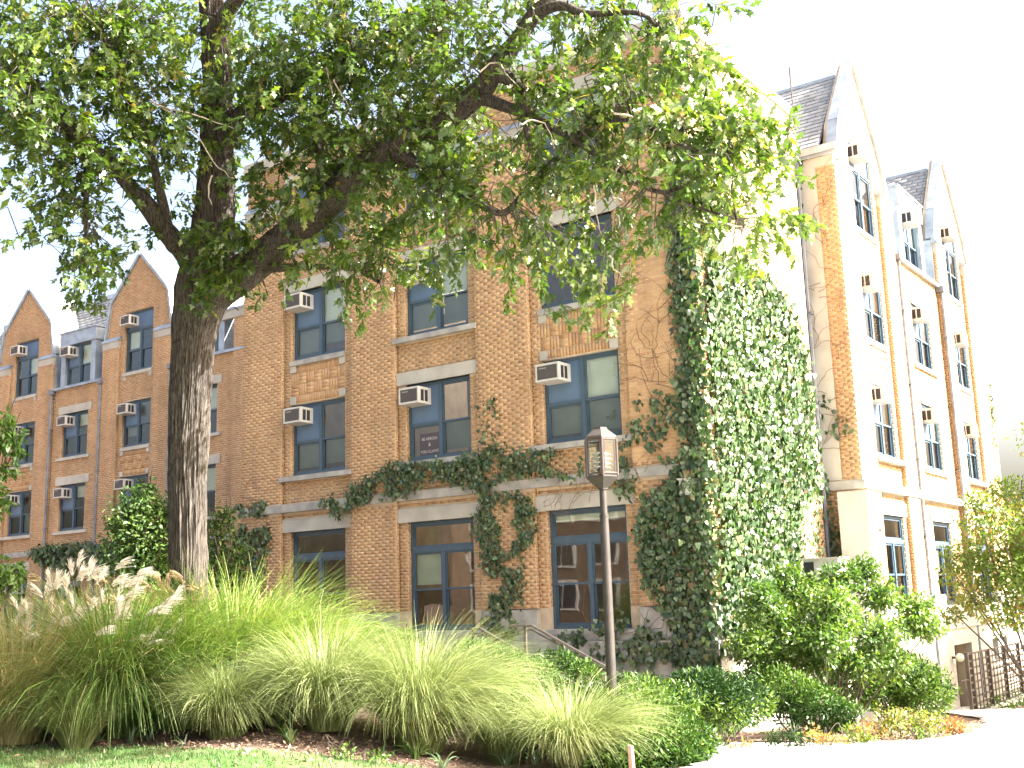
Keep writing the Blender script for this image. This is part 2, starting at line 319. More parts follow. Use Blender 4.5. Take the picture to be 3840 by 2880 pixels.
GX, GY = np.meshgrid(g1, g2, indexing='ij'); idx = np.arange(GX.size).reshape(GX.shape)
gm = np_mesh('ground', np.stack([GX.ravel(), GY.ravel(), hgt(GX, GY).ravel()], 1), np.stack([idx[:-1, :-1].ravel(), idx[1:, :-1].ravel(), idx[1:, 1:].ravel(), idx[:-1, 1:].ravel()], 1), smoothit=True)
o = link('ground', gm, M['soil']); o['kind'] = 'structure'
gp = lambda u, v: tuple(on_ground(u, v)[:2])
lawn_edge = [gp(-500, 2770), gp(0, 2796), gp(300, 2800), gp(620, 2806), gp(960, 2819), gp(1190, 2834), gp(1400, 2858), gp(1605, 2885)]
lawn_poly = lawn_edge+[(1.5, -13.5), (3.5, -24), (-20, -24), (-26, -12)]
sheet('lawn', lawn_poly, M['lawn'], .012, .15)
path_poly = [gp(2590, 2895), gp(2640, 2815), gp(2700, 2796), gp(3061, 2798), gp(3300, 2793), gp(3473, 2785), gp(3600, 2765), gp(3679, 2745), gp(3710, 2722), gp(3680, 2700), gp(3560, 2680), (-.9, 10.6), (-.9, 14.6), (-.15, 14.6), (-.1, 11.2), gp(3660, 2668), gp(3850, 2662), gp(4200, 2650), (22, 8), (22, -24), (4.2, -24), (2.2, -13)]
sheet('path', path_poly, M['path'], .045, .2)

# ------------------------------------------------------------------ bricks
BR = {'V': [], 'n': 0}
class Pieces:
    """rectangular pieces (bricks, slates) on a wall frame; some become objects, the rest one mesh"""
    def __init__(s): s.items = []      # (frame, s0, s1, z0, z1, n0, n1, lift)
    def add(s, fr, s0, s1, z0, z1, n0, n1, lift=0.0): s.items.append((fr, s0, s1, z0, z1, n0, n1, lift))
    def field(s, fr, s0, s1, z0, z1, n, holes=(), top=None, bw=.22, bh=.0725, gap=.0125, proud=.004, phase=0.0, lift=0.0):
        k0 = math.floor(z0/bh+1e-6); zr = k0*bh
        while zr < z1-.01:
            za, zb = max(zr, z0)+gap/2, min(zr+bh, z1)-gap/2; row = int(round(zr/bh)); zr += bh
            if zb-za < .02: continue
            segs = [(s0, s1)]
            if top is not None:
                l, r = top(zb)
                segs = [(max(s0, l), min(s1, r))] if r > l else []
            for h in holes:
                if zb > h[2]+.004 and za < h[3]-.004:
                    ns = []
                    for a, b in segs:
                        if h[1] <= a or h[0] >= b: ns.append((a, b)); continue
                        if h[0] > a: ns.append((a, h[0]))
                        if h[1] < b: ns.append((h[1], b))
                    segs = ns
            off = (row % 2)*bw/2+phase
            for a, b in segs:
                k = math.floor((a-off)/bw); x = off+k*bw
                while x < b:
                    xa, xb = max(x, a)+gap/2, min(x+bw, b)-gap/2
                    if xb-xa > .02:
                        s.items.append((fr, xa, xb, za, zb, n, n+proud+random.uniform(-.0015, .0015), lift))
                    x += bw
    def build(s, name, stuff_name, mat, parent, n_single=300, key=None):
        it = s.items
        if n_single:
            cen = [i[0].p((i[1]+i[2])/2, i[6], (i[3]+i[4])/2) for i in it]
            dd = [key(c, i) if key else float(np.dot(c-CAM, FW)) for c, i in zip(cen, it)]
            order = np.argsort(dd)[:n_single]; single = set(int(k) for k in order)
        else: single = set()
        unit = {}
        for k in single:
            fr, a, b, z0, z1, n0, n1, lift = it[k]
            w, h, d = round(b-a, 3), round(z1-z0, 3), round(n1-n0+.002, 3); kk = (w, h, d, id(fr), lift)
            if kk not in unit:
                mb = MB(); f0 = Frame((0, 0, 0), fr.S, fr.N, fr.Z)
                mb.hexa([f0.p(q[0], q[1], q[2]) for q in ((-w/2, d+lift, -h/2), (w/2, d+lift, -h/2), (w/2, 0, -h/2), (-w/2, 0, -h/2), (-w/2, d, h/2), (w/2, d, h/2), (w/2, 0, h/2), (-w/2, 0, h/2))])
                unit[kk] = mb.mesh(name); unit[kk].materials.append(mat)
            o = bpy.data.objects.new(name, unit[kk]); COL.objects.link(o); o.location = fr.p((a+b)/2, n0, (z0+z1)/2)
            o.parent = parent; o.matrix_parent_inverse = Matrix.Translation(-(parent.matrix_parent_inverse @ parent.location if False else parent['org_vec'] if 'org_vec' in parent else parent.location))
        rest = [i for k, i in enumerate(it) if k not in single]
        byf = {}
        for i in rest: byf.setdefault(id(i[0]), []).append(i)
        VV, FF, TT = [], [], []; base = 0
        for fid, L in byf.items():
            fr = L[0][0]; A = np.array([i[1:] for i in L]); n = len(A); a, b, z0, z1, n0, n1, lf = A.T
            P = np.zeros((n, 8, 3))
            for j, (sx, nn, zz) in enumerate(((a, n1+lf, z0), (b, n1+lf, z0), (b, n1, z1), (a, n1, z1), (a, n0, z0), (b, n0, z0), (b, n0, z1), (a, n0, z1))):
                P[:, j, 0] = sx; P[:, j, 1] = nn; P[:, j, 2] = zz
            VV.append(fr.P(P.reshape(-1, 3)))
            q = np.array([(0, 1, 2, 3), (0, 4, 5, 1), (1, 5, 6, 2), (2, 6, 7, 3), (3, 7, 4, 0)])
            FF.append((np.arange(n)[:, None, None]*8+q[None]+base).reshape(-1, 4)); TT.append(np.repeat(rng.random(n), 5)); base += n*8
        if VV:
            o = link(stuff_name, np_mesh(stuff_name, np.concatenate(VV), np.concatenate(FF), np.concatenate(TT)), mat, None)
            o.parent = parent; o.matrix_parent_inverse = Matrix.Translation(-(parent.location if parent.type == 'EMPTY' else Vector((0, 0, 0))))
            o['kind'] = 'stuff'
def setparent(o, p, root):
    o.parent = p
def backing(mb, fr, s0, s1, z0, z1, n0, n1, holes=(), topf=None, breaks=()):
    xs = sorted({s0, s1, *[h[0] for h in holes if s0 < h[0] < s1], *[h[1] for h in holes if s0 < h[1] < s1], *[b for b in breaks if s0 < b < s1]})
    for a, b in zip(xs[:-1], xs[1:]):
        m = (a+b)/2; cuts = sorted([(max(h[2], z0), min(h[3], z1 if topf is None else 99)) for h in holes if h[0] < m < h[1] and h[2] < z1 and h[3] > z0])
        z = z0
        for c0, c1 in cuts:
            if c0 > z+1e-4: mb.fbox(fr, a, b, n0, n1, z, c0)
            z = max(z, c1)
        if topf is None:
            if z < z1-1e-4: mb.fbox(fr, a, b, n0, n1, z, z1)
        else:
            mb.fprism(fr, [(a, z), (b, z), (b, topf(b)), (a, topf(a))], n0, n1)

BLD = empty('brick_building', (-14, 6.3, 0), 'four-storey tan brick dormitory with blue window frames, gables and slate roofs', 'building')
FRONT = Frame((0, 0, 0), (1, 0, 0), (0, -1, 0)); SIDE = Frame((-1.45, 0, 0), (0, 1, 0), (1, 0, 0))
LW = Frame((0, 6.3, 0), (1, 0, 0), (0, -1, 0)); RW = Frame((-.6, 0, 0), (0, 1, 0), (1, 0, 0))
RET = Frame((0, 6.3, 0), (1, 0, 0), (0, -1, 0))
bricks = Pieces(); slates = Pieces()
def bp(name, mb, mat, kind=None, parent=None, sm=False):
    o = link(name, mb.mesh(name, sm), mat, None); p = parent or BLD; o.parent = p
    o.matrix_parent_inverse = Matrix.Translation(-BLD.location) if p is BLD else Matrix.Identity(4)
    if kind: o['kind'] = kind
    return o
WALLS = MB(); STONE = []; 
def stone_piece(name, fr, s0, s1, z0, z1, n0, n1, mat='stone'):
    mb = MB(); mb.fbox(fr, s0, s1, n0, n1, z0, z1); return bp(name, mb, M[mat])

# ---- windows
WCACHE = {}
def wmesh(kind, w, h):
    """meshes in local x(s) 0..w, y inward 0.., z 0..h"""
    k = (kind, round(w, 2), round(h, 2))
    if k in WCACHE: return WCACHE[k]
    fw = .065; fr = MB(); panes = []; panels = []; x1 = w*.5-.045; x2 = w*.5+.045
    def bar(a, b, c, d, y0=0, y1=.09): fr.box(a, b, y0, y1, c, d)
    bar(0, fw, 0, h); bar(w-fw, w, 0, h); bar(fw, w-fw, 0, .075, -.01); bar(fw, w-fw, h-fw, h)
    sash = lambda a, b, c, d, y: (fr.box(a, a+.04, y, y+.035, c, d), fr.box(b-.04, b, y, y+.035, c, d), fr.box(a+.04, b-.04, y, y+.035, c, c+.045), fr.box(a+.04, b-.04, y, y+.035, d-.045, d), panes.append((a+.04, b-.04, c+.045, d-.045, y+.018)))
    if kind == 'B':       # transom over two hung sashes
        tz = h-.62; bar(fw, w-fw, tz-.06, tz+.05, -.005)
        sash(fw, w-fw, tz+.05, h-fw, .03)
        bar(x1, x2, .075, tz-.06, -.004); mz = (.075+tz-.06)/2
        for a, b in ((fw, x1), (x2, w-fw)):
            sash(a, b, mz-.02, tz-.06, .02); sash(a, b, .075, mz+.025, .055)
    elif kind == 'C':     # tall: blue panel across the head, then 2x2
        pz = h-.72; bar(fw, w-fw, pz-.04, pz+.04, -.004); panels.append((fw, w-fw, pz+.04, h-fw))
        bar(x1, x2, .075, pz-.04, -.004); mz = (.075+pz-.04)*.5
        for a, b in ((fw, x1), (x2, w-fw)):
            sash(a, b, mz-.02, pz-.04, .02); sash(a, b, .075, mz+.025, .055)
    elif kind == 'D':     # plain single wide dark opening
        sash(fw, w-fw, .075, h-fw, .03)
    else:
        bar(x1, x2, .075, h-fw, -.004); mz = h*.47
        panels.append((fw, x1, mz+.03, h-fw)); bar(fw, x1, mz-.03, mz+.03, 0)
        sash(fw, x1, .075, mz-.03, .03)
        sash(x2, w-fw, mz-.02, h-fw, .02); sash(x2, w-fw, .075, mz+.025, .055)
    pm = []
    for a, b, c, d, y in panes:
        m = MB(); m.poly([(a, y, c), (b, y, c), (b, y, d), (a, y, d)]); me = m.mesh('pane'); me.materials.append(M['screen' if y > .06 or (kind == 'A' and y > .045 and b < w*.6) else 'glass']); pm.append((me, (a, b, c, d, y)))
    qm = []
    for a, b, c, d in panels:
        m = MB(); m.box(a, b, .03, .06, c, d); me = m.mesh('panel'); me.materials.append(M['panel']); qm.append(me)
    fm = fr.mesh('window'); fm.materials.append(M['frame'])
    WCACHE[k] = (fm, pm, qm); return WCACHE[k]
def window(fr, s, z, w, h, kind, n=-.1, blinds=()):
    fm, pm, qm = wmesh(kind, w, h)
    o = bpy.data.objects.new('window', fm); COL.objects.link(o)
    rz = math.atan2(fr.S[1], fr.S[0]); p = fr.p(s, n, z)
    o.location = p; o.rotation_euler = (0, 0, rz); o.parent = BLD; o.matrix_parent_inverse = Matrix.Translation(-BLD.location)
    for me, r in pm:
        c = bpy.data.objects.new('pane', me); COL.objects.link(c); c.parent = o
    for me in qm:
        c = bpy.data.objects.new('panel', me); COL.objects.link(c); c.parent = o
    for bi, fracv in blinds:
        if bi < len(pm):
            a, b, c_, d, y = pm[bi][1]; m = MB(); nsl = max(3, int((d-c_)*fracv/.05)); z1 = d+.03
            for i in range(nsl):
                zz = z1-(i+1)*.05; m.poly([(a-.03, y+.075, zz), (b+.03, y+.075, zz), (b+.03, y+.055, zz+.047), (a-.03, y+.055, zz+.047)])
            c = bpy.data.objects.new('blind', m.mesh('blind')); c.data.materials.append(M['blind']); COL.objects.link(c); c.parent = o
    return o
def sill(fr, s0, s1, z, h=.13, out=.06, mat='stone2'):
    mb = MB(); mb.hexa([fr.p(*q) for q in ((s0, out, z-h), (s1, out, z-h), (s1, -.16, z-h), (s0, -.16, z-h), (s0, out-.01, z-.02), (s1, out-.01, z-.02), (s1, -.16, z), (s0, -.16, z))]); return bp('sill', mb, M[mat])

# ---- air conditioners
_ac = MB(); _ac.box(0, .66, -.46, .12, 0, .018); _ac.box(0, .66, -.46, .12, .41, .43)
_ac.box(0, .66, -.46, -.43, .018, .05); _ac.box(0, .66, -.46, -.43, .38, .41); _ac.box(0, .04, -.46, -.43, .05, .38); _ac.box(.62, .66, -.46, -.43, .05, .38)
for xs in ((0, .02), (.64, .66)):
    for ya, yb in ((-.43, -.36), (-.235, -.205), (-.08, .12)): _ac.box(xs[0], xs[1], ya, yb, .018, .41)
    for ya, yb in ((-.36, -.235), (-.205, -.08)): _ac.box(xs[0], xs[1], ya, yb, .018, .06); _ac.box(xs[0], xs[1], ya, yb, .36, .41)
AC_CASE = _ac.mesh('air_conditioner'); AC_CASE.materials.append(M['white'])
_g = MB(); _g.box(.04, .62, -.445, -.425, .05, .38)
for i in range(16): _g.box(.045, .615, -.45, -.445, .056+i*.0203, .066+i*.0203)
AC_GR = _g.mesh('grille'); AC_GR.materials.append(M['grille'])
def _vent(x0, x1, y0, y1):
    m = MB(); m.box(x0, x1, y0, y1, .06, .36)
    xo = x1 if x1 > .3 else x0
    for i in range(3):
        yy = y0+(y1-y0)*(i+.5)/3; m.box(xo-.003, xo+.003, yy-.006, yy+.006, .06, .36)
    me = m.mesh('vent'); me.materials.append(M['slot']); return me
for _m in (AC_CASE, AC_GR): pass
AC_V = [_vent(.006, .014, -.36, -.235), _vent(.006, .014, -.205, -.08), _vent(.646, .654, -.36, -.235), _vent(.646, .654, -.205, -.08)]
def text_mesh(txt, size, extr=.001, align='LEFT', shear=0.0):
    c = bpy.data.curves.new('t', 'FONT'); c.body = txt; c.size = size; c.extrude = extr; c.align_x = align; c.shear = shear
    o = bpy.data.objects.new('t', c); me = bpy.data.meshes.new_from_object(o); bpy.data.objects.remove(o); return me
AC_B = text_mesh('Friedrich', .058, .002, shear=.35); AC_B.transform(Matrix.Translation((.09, -.452, .305)) @ Matrix.Rotation(math.pi/2, 4, 'X')); AC_B.materials.clear(); AC_B.materials.append(M['letter']); AC_B.name = 'badge'
def aircon(fr, s, z, label, n=-.1):
    o = bpy.data.objects.new('air_conditioner', AC_CASE); COL.objects.link(o); tag(o, label, 'air conditioner', 'window air conditioners')
    o.location = fr.p(s+.03, n, z+.03); o.rotation_euler = (random.uniform(-.012, .004), 0, math.atan2(fr.S[1], fr.S[0])+random.uniform(-.012, .012)); o.scale = (.88, .9, .88)

    for nm, me in [('grille', AC_GR), ('badge', AC_B)]+[('vent', v) for v in AC_V]:
        c = bpy.data.objects.new(nm, me); COL.objects.link(c); c.parent = o
    return o

# ---- basket-weave spandrel
def basket(fr, s0, s1, z0, z1, n):
    cols = int((s1-s0)/.235); m = (s1-s0)/cols; off = 0; zt = z1; row = 0
    soldier = [(z0, z0+.2), (z1-.2, z1)]
    for a, b in soldier:
        x = s0
        while x < s1-.03:
            bricks.add(fr, x+.005, min(x+.0783, s1)-.005, a+.005, b-.005, n, n+.006); x += .0783
    z = z0+.2; rows = max(1, round((z1-z0-.4)/m)); mh = (z1-z0-.4)/rows
    for r in range(rows):
        for c in range(cols):
            x = s0+off+c*m
            if (r+c) % 2:
                for i in range(3): bricks.add(fr, x+i*m/3+.005, x+(i+1)*m/3-.005, z+.005, z+mh-.005, n, n+.006)
            else:
                for i in range(3): bricks.add(fr, x+.005, x+m-.005, z+i*mh/3+.005, z+(i+1)*mh/3-.005, n, n+.006)
        z += mh
def returns(fr, s, z0, z1, n0, n1, face):   # bricks on a pier's side face; face=+1 looks towards +s
    f2 = Frame(fr.p(s, 0, 0), fr.N*1.0, fr.S*face)
    bricks.field(f2, n0, n1, z0, z1, 0, bw=.11, bh=.07)

# ================= main block, shaded front
XL, XR = -14.49, -1.45; PD = .09
WS = [(-12.77, 1.86, 'w1'), (-8.98, 1.87, 'w2'), (-5.19, 1.88, 'w3')]
F2, F3, F4 = (4.87, 6.65), (7.78, 9.56), (10.68, 12.42)
GF = (1.10, 3.49)
holes = []
for s, w, nm in WS:
    holes.append((s, s+w, GF[0], GF[1]))
    for a, b in (F2, F3, F4): holes.append((s, s+w, a, b))
backing(WALLS, FRONT, XL, XR, -2.2, 13.3, -PD-.3, -PD, holes)
RC = .25
piers = []; e = XL
for s, w, nm in WS: piers.append((e, s-RC)); e = s+w+RC
piers.append((e, XR))
sp = [h for h in holes]
for s, w, nm in WS:   # stone and spandrel cut-outs in the recess
    sp.append((s-RC, s+w+RC, GF[1], 3.80)); sp.append((s-.28, s+w+.28, 1.0, 1.1))
    if nm == 'w2':
        for a, b in (F2, F3, F4): sp.append((s-RC, s+w+RC, b, b+.30)); 
    else:
        sp.append((s, s+w, F2[1], F3[0]-.14)); sp.append((s-RC, s+w+RC, F3[1], F3[1]+.3)); sp.append((s-RC, s+w+RC, F4[1], F4[1]+.3))
    for a, b in (F2, F3, F4): sp.append((s-.02, s+w+.02, a-.14, a))
sp.append((XL, XR, 3.97, 4.17)); sp.append((XL, XR, -3, 1.52)); 
for s, w, nm in WS:
    bricks.field(FRONT, s-RC, s+w+RC, 1.52, 12.0, -PD, sp)
    for ss, fc in ((s-RC, 1), (s+w+RC, -1)): returns(FRONT, ss, 1.52, 11.95, -PD, 0, fc)
    for (a, b) in (GF, F2, F3, F4):
        returns(FRONT, s, max(a, 1.52), b, -PD-.12, -PD, 1)
bricks.field(FRONT, XL, XR, 12.0, 13.12, -PD, sp)
for i, (a, b) in enumerate(piers):
    bx = MB(); bx.fbox(FRONT, a, b, -PD, 0, 1.52, 11.75); bp('pier', bx, M['mortar'])
    bricks.field(FRONT, a, b, 1.52, 11.75, 0, [(XL, XR, 3.97, 4.17)])
    stone_piece('stone_band', FRONT, a, b, 11.75, 12.0, -PD, .02)
    mb = MB(); mb.hexa([FRONT.p(*q) for q in ((a-.02, .05, 12.0), (b+.02, .05, 12.0), (b+.02, -PD, 12.0), (a-.02, -PD, 12.0), (a-.02, .04, 12.03), (b+.02, .04, 12.03), (b+.02, -PD+.01, 12.17), (a-.02, -PD+.01, 12.17))]); bp('flashing', mb, M['metal'])
    # plinth blocks
    k = max(1, round((b-a)/1.15)); 
    for j in range(k):
        x0 = a+(b-a)*j/k; x1 = a+(b-a)*(j+1)/k
        stone_piece('plinth_block', FRONT, x0+.004, x1-.004, .88, 1.50, -PD, .03, 'stone2')
for s, w, nm in WS: stone_piece('plinth_block', FRONT, s-RC, s+w+RC, .88, 1.0, -PD, .02, 'stone2')
xx = XL
while xx < XR-.1:   # belt course and ledge in separate stones
    x1 = min(xx+1.52, XR+.04); stone_piece('belt_stone', FRONT, xx+.003, x1-.003, 3.975, 4.165, -PD, .055, 'stone2')
    stone_piece('ledge_stone', FRONT, xx+.003, x1-.003, .60, .875, -PD, .09, 'stone2')
    stone_piece('base_stone', FRONT, xx+.003, x1-.003, -2.2, .595, -PD, .03, 'stone2'); xx = x1
    if x1 >= XR: break
for s, w, nm in WS:
    stone_piece('lintel', FRONT, s-RC, s+w+RC, GF[1], 3.80, -PD-.12, -PD+.05)
    sill(FRONT, s-.28, s+w+.28, 1.10, .1, .03)
    window(FRONT, s, GF[0], w, GF[1]-GF[0], 'B', -.2, blinds=((1, .95),) if nm == 'w2' else ((0, .0),) if nm == 'w3' else ())
    for fi, (a, b) in enumerate((F2, F3, F4)):
        kd = 'D' if (nm == 'w3' and fi == 1) else 'A'
        bl = {('w1', 0): ((0, 1), (2, .9)), ('w1', 1): ((0, 1), (1, 1), (2, .75)), ('w2', 0): ((2, 1), (0, 0.0)), ('w2', 1): ((0, 1), (1, 1), (2, 1)), ('w3', 0): ((0, 1), (1, 1), (2, 1)), ('w3', 1): (), ('w1', 2): ((1, 1),), ('w2', 2): ((1, 1),), ('w3', 2): ((1, 1), (2, .5))}[(nm, fi)]
        window(FRONT, s, a, w, b-a, kd, -.19, blinds=[q for q in bl if q[1] > 0])
        wide = fi == 0 or nm == 'w2'
        sill(FRONT, s-(RC+.03 if wide else .02), s+w+(RC+.03 if wide else .02), a, .14, .06 if wide else -.03)
        if nm == 'w2' or fi > 0: stone_piece('lintel', FRONT, s-RC, s+w+RC, b, b+.30, -PD-.12, -PD+.05)
    if nm != 'w2':
        basket(FRONT, s+.0, s+w, F2[1]+.02, F3[0]-.15, -PD)
        for a in (s-.02, s+w-.18):
            stone_piece('quoin_block', FRONT, a, a+.2, F2[1]+.01, F2[1]+.2, -PD-.01, -PD+.03); stone_piece('quoin_block', FRONT, a, a+.2, F3[0]-.31, F3[0]-.145, -PD-.01, -PD+.03)
mb = MB(); mb.box(XL-.06, XR+.06, -.03, .35, 13.13, 13.42); mb.box(XR-.3, XR+.05, .36, 5.85, 13.13, 13.38); mb.box(XL-.05, XL+.3, .36, 6.3, 13.13, 13.38); bp('parapet_coping', mb, M['stone'])
# side of the main block (sunlit, ivy)
backing(WALLS, SIDE, .0, 5.85, -2.2, 13.13, -.3, -.0)
bricks.field(SIDE, PD+.3 if False else .0, 5.85, 1.52, 13.12, 0, [(0, 6, 3.97, 4.17)])
stone_piece('belt_stone', SIDE, -.0, 5.9, 3.975, 4.165, 0, .055, 'stone'); stone_piece('ledge_stone', SIDE, 0, 5.9, .6, .875, 0, .09, 'stone'); stone_piece('base_stone', SIDE, 0, 5.85, -2.2, .595, 0, .03, 'stone'); stone_piece('plinth_block', SIDE, 0, 5.85, .88, 1.5, 0, .03, 'stone')
# rest of the shell
mb = MB(); mb.box(XL+.01, XR-.31, .4, 6.29, 13.0, 13.1); mb.box(XL, XL+.25, .4, 6.3, -2, 13.1); mb.box(XR-4, XR-.01, 5.6, 5.85, -2, 13.1); bp('rear_wall', mb, M['mortar'])

# ================= wings
def gable_top(c, right=False):
    kw, kz, pz = (1.58, 13.2, 15.45) if right else (1.72, 13.55, 15.25)
    pts = [(c-2.0, 12.15), (c-kw, kz), (c, pz), (c+kw, kz), (c+2.0, 12.15)]
    def T(s):
        if s <= pts[0][0]: return 12.15
        for (a, za), (b, zb) in zip(pts[:-1], pts[1:]):
            if a <= s <= b: return za+(zb-za)*(s-a)/(b-a)
        return 12.15
    def inv(z):   # half-width at height z
        if z <= 12.15: return 2.0
        if z <= kz: return 2.0-(2.0-kw)*(z-12.15)/(kz-12.15)
        return max(0, kw*(pz-z)/(pz-kz))
    return pts, T, inv
def wing(fr, gables, dormers, e0, e1, pd, side, nw, acs):
    WH = {'2': (4.87, 6.68), '3': (7.79, 9.54), '4': (10.68, 13.05), 'g': (1.2, 3.45)}
    ww = 1.72; holes = []
    for c in gables:
        for k in ('2', '3', '4', 'g'): holes.append((c-ww/2, c+ww/2, *WH[k]))
    for c in dormers:
        for k in ('2', '3', 'g'): holes.append((c-ww/2, c+ww/2, *WH[k]))
    bh = list(holes)
    if side == 'R': bh += [(12.4, 14.2, -1.9, .16), (10.2, 10.9, -.75, -.2), (16.6, 17.3, -.5, .15), (18.0, 18.5, -.5, .15)]
    xs = sorted(gables+dormers); 
    # backing below the gables, then gable tops
    cuts = [e0]
    for c in gables: cuts += [c-2.0, c+2.0]
    cuts.append(e1)
    for c in gables:
        pts, T, inv = gable_top(c, side == 'R')
        backing(WALLS, fr, c-2.0, c+2.0, -2.4, 20, -pd-.3, -pd, bh, topf=T, breaks=[p[0] for p in pts])
    seg = [(cuts[i], cuts[i+1]) for i in range(0, len(cuts), 2)]
    for a, b in seg:
        if side == 'R' and a > 18: bricks.field(fr, a+.12, b, 1.52, 10.6, -pd, [(e0, e1, 3.97, 4.17)])
        if b-a > .05: backing(WALLS, fr, a, b, -2.4, 10.6, -pd-.3, -pd, bh)
    sp = list(holes)
    for c in gables:
        sp.append((c-ww/2, c+ww/2, 6.68, 7.79-.14)); 
        for k in ('2', '3', '4'): sp.append((c-ww/2-.02, c+ww/2+.02, WH[k][0]-.14, WH[k][0]))
        sp.append((c-ww/2-.25, c+ww/2+.25, 3.45, 3.78))
    for c in dormers:
        for k in ('2', '3', 'g'): sp.append((c-ww/2-.25, c+ww/2+.25, WH[k][1], WH[k][1]+.3))
    sp.append((e0, e1, 3.97, 4.17))
    for c in gables:
        pts, T, inv = gable_top(c, side == 'R')
        bricks.field(fr, c-2.0, c+2.0, 1.52, 15.2, -pd, sp, top=lambda z, c=c, inv=inv: (c-inv(z)+.03, c+inv(z)-.03))
        basket(fr, c-ww/2, c+ww/2, 6.70, 7.79-.15, -pd)
        for a in (c-ww/2-.02, c+ww/2-.16):
            for z0, z1 in ((6.69, 6.87), (7.79-.31, 7.79-.145), (10.68-.31, 10.68-.145)): stone_piece('quoin_block', fr, a, a+.18, z0, z1, -pd-.01, -pd+.03)
        for a, b in ((c-2.0-(.12 if True else 0), c-ww/2-.25), (c+ww/2+.25, c+2.12)):
            bx = MB(); bx.fbox(fr, a, b, -pd, 0, 1.52, 11.72); bp('pier', bx, M['mortar'])
            bricks.field(fr, a, b, 1.52, 11.72, 0, [(e0, e1, 3.97, 4.17)])
            returns(fr, a, 1.52, 11.7, -pd, 0, -1); returns(fr, b, 1.52, 11.7, -pd, 0, 1)
            stone_piece('stone_band', fr, a, b, 11.72, 12.0, -pd, .02)
            mb = MB(); mb.hexa([fr.p(*q) for q in ((a-.04, .06, 12.0), (b+.04, .06, 12.0), (b+.04, -pd, 12.0), (a-.04, -pd, 12.0), (a-.04, .05, 12.05), (b+.04, .05, 12.05), (b+.04, -pd+.01, 12.2), (a-.04, -pd+.01, 12.2))]); bp('flashing', mb, M['metal'])
        for k in ('2', '3', '4'):
            a, b = WH[k]; bl = [(random.choice((0, 1, 2)), random.choice((.6, 1, 1)))] if random.random() < .6 else []
            window(fr, c-ww/2, a, ww, b-a, 'C' if k == '4' else 'A', -pd-(.1 if side == 'L' else .04), bl)
            wd = k == '2'; sill(fr, c-ww/2-(.28 if wd else .02), c+ww/2+(.28 if wd else .02), a, .14, .05 if wd else -pd+.05, 'stone')
            returns(fr, c-ww/2, a, b, -pd-.1, -pd, 1); returns(fr, c+ww/2, a, b, -pd-.1, -pd, -1)
        stone_piece('lintel', fr, c-ww/2-.25, c+ww/2+.25, 3.45, 3.78, -pd-.1, -pd+.04)
        window(fr, c-ww/2, 1.2, ww, 2.25, 'B', -pd-(.1 if side == 'L' else .04)); returns(fr, c+ww/2, 1.52, 3.45, -pd-.1, -pd, -1)
        # coping of the gable
        for (sa, za), (sb, zb) in zip(pts[:-1], pts[1:]):
            mb = MB(); L = math.hypot(sb-sa, zb-za); dx, dz = (zb-za)/L*-.10, (sb-sa)/L*.10
            mb.hexa([fr.p(*q) for q in ((sa, .03-pd+.06, za-.02), (sb, .03-pd+.06, zb-.02), (sb, -pd-.18, zb-.02), (sa, -pd-.18, za-.02), (sa+dx, .03-pd+.06, za+dz), (sb+dx, .03-pd+.06, zb+dz), (sb+dx, -pd-.18, zb+dz), (sa+dx, -pd-.18, za+dz))]); bp('gable_coping', mb, M['metal'])
        # gambrel roof behind the gable
        mb = MB(); lo = .16; rp = pts if side == 'L' else [(c-2.3, 12.36), (c, 15.3), (c+2.3, 12.36)]
        for (sa, za), (sb, zb) in zip(rp[:-1], rp[1:]):
            mb.poly([fr.p(sa, -pd-.3, za-lo), fr.p(sb, -pd-.3, zb-lo), fr.p(sb, -4.5, zb-lo), fr.p(sa, -4.5, za-lo)])
            sgn = 1 if sa < c else -1
            S2 = -fr.N if sgn > 0 else fr.N      # piece direction
            zax = np.array(fr.S)*(sb-sa)*1.0; zax = (fr.S*(sb-sa)+np.array((0, 0, zb-za))) if sgn > 0 else (fr.S*(sa-sb)+np.array((0, 0, za-zb)))
            Ls = np.linalg.norm(zax); zax = zax/Ls
            O = fr.p(sa, 0, za-lo) if sgn > 0 else fr.p(sb, 0, zb-lo)
            nrm = np.cross(S2, zax)
            if nrm[2] < 0: nrm = -nrm
            f2 = Frame(O, -fr.N, nrm, zax)
            slates.field(f2, pd+.34, 4.4, 0, Ls, .004, bw=.38, bh=.18, gap=.018, proud=.008, lift=.018)
        bp('roof_deck', mb, M['under'])
        mb = MB(); mb.fbox(fr, c-.09, c+.09, -4.4, -pd-.4, 15.08, 15.16); bp('ridge_cap', mb, M['metal'])
    for c in dormers:
        a, b = c-1.72, c+1.72
        lo, hi = [g for g in gables if g < c], [g for g in gables if g > c]
        a = (max(lo)+2.12) if lo else e0; b = (min(hi)-2.12) if hi else e1
        bricks.field(fr, a-.12 if lo else a, b+.12 if hi else b, 1.52, 10.55, -pd, sp)
        for k in ('2', '3', 'g'):
            z0, z1 = WH[k]; bl = [(1, random.choice((.6, 1)))] if random.random() < .6 else []
            window(fr, c-ww/2, z0, ww, z1-z0, 'B' if k == 'g' else 'A', -pd-(.1 if side == 'L' else .04), bl)
            stone_piece('lintel', fr, c-ww/2-.25, c+ww/2+.25, z1, z1+.3, -pd-.1, -pd+.04, 'stone')
            if k != 'g': sill(fr, c-ww/2-.25, c+ww/2+.25, z0, .13, -pd+.08, 'stone')
            returns(fr, c+ww/2, max(z0, 1.52), z1, -pd-.1, -pd, -1); returns(fr, c-ww/2, max(z0, 1.52), z1, -pd-.1, -pd, 1)
        # dormer
        mb = MB(); mb.fbox(fr, a, b, -pd-.3, -pd+.12, 10.56, 10.66); bp('gutter', mb, M['metal'])
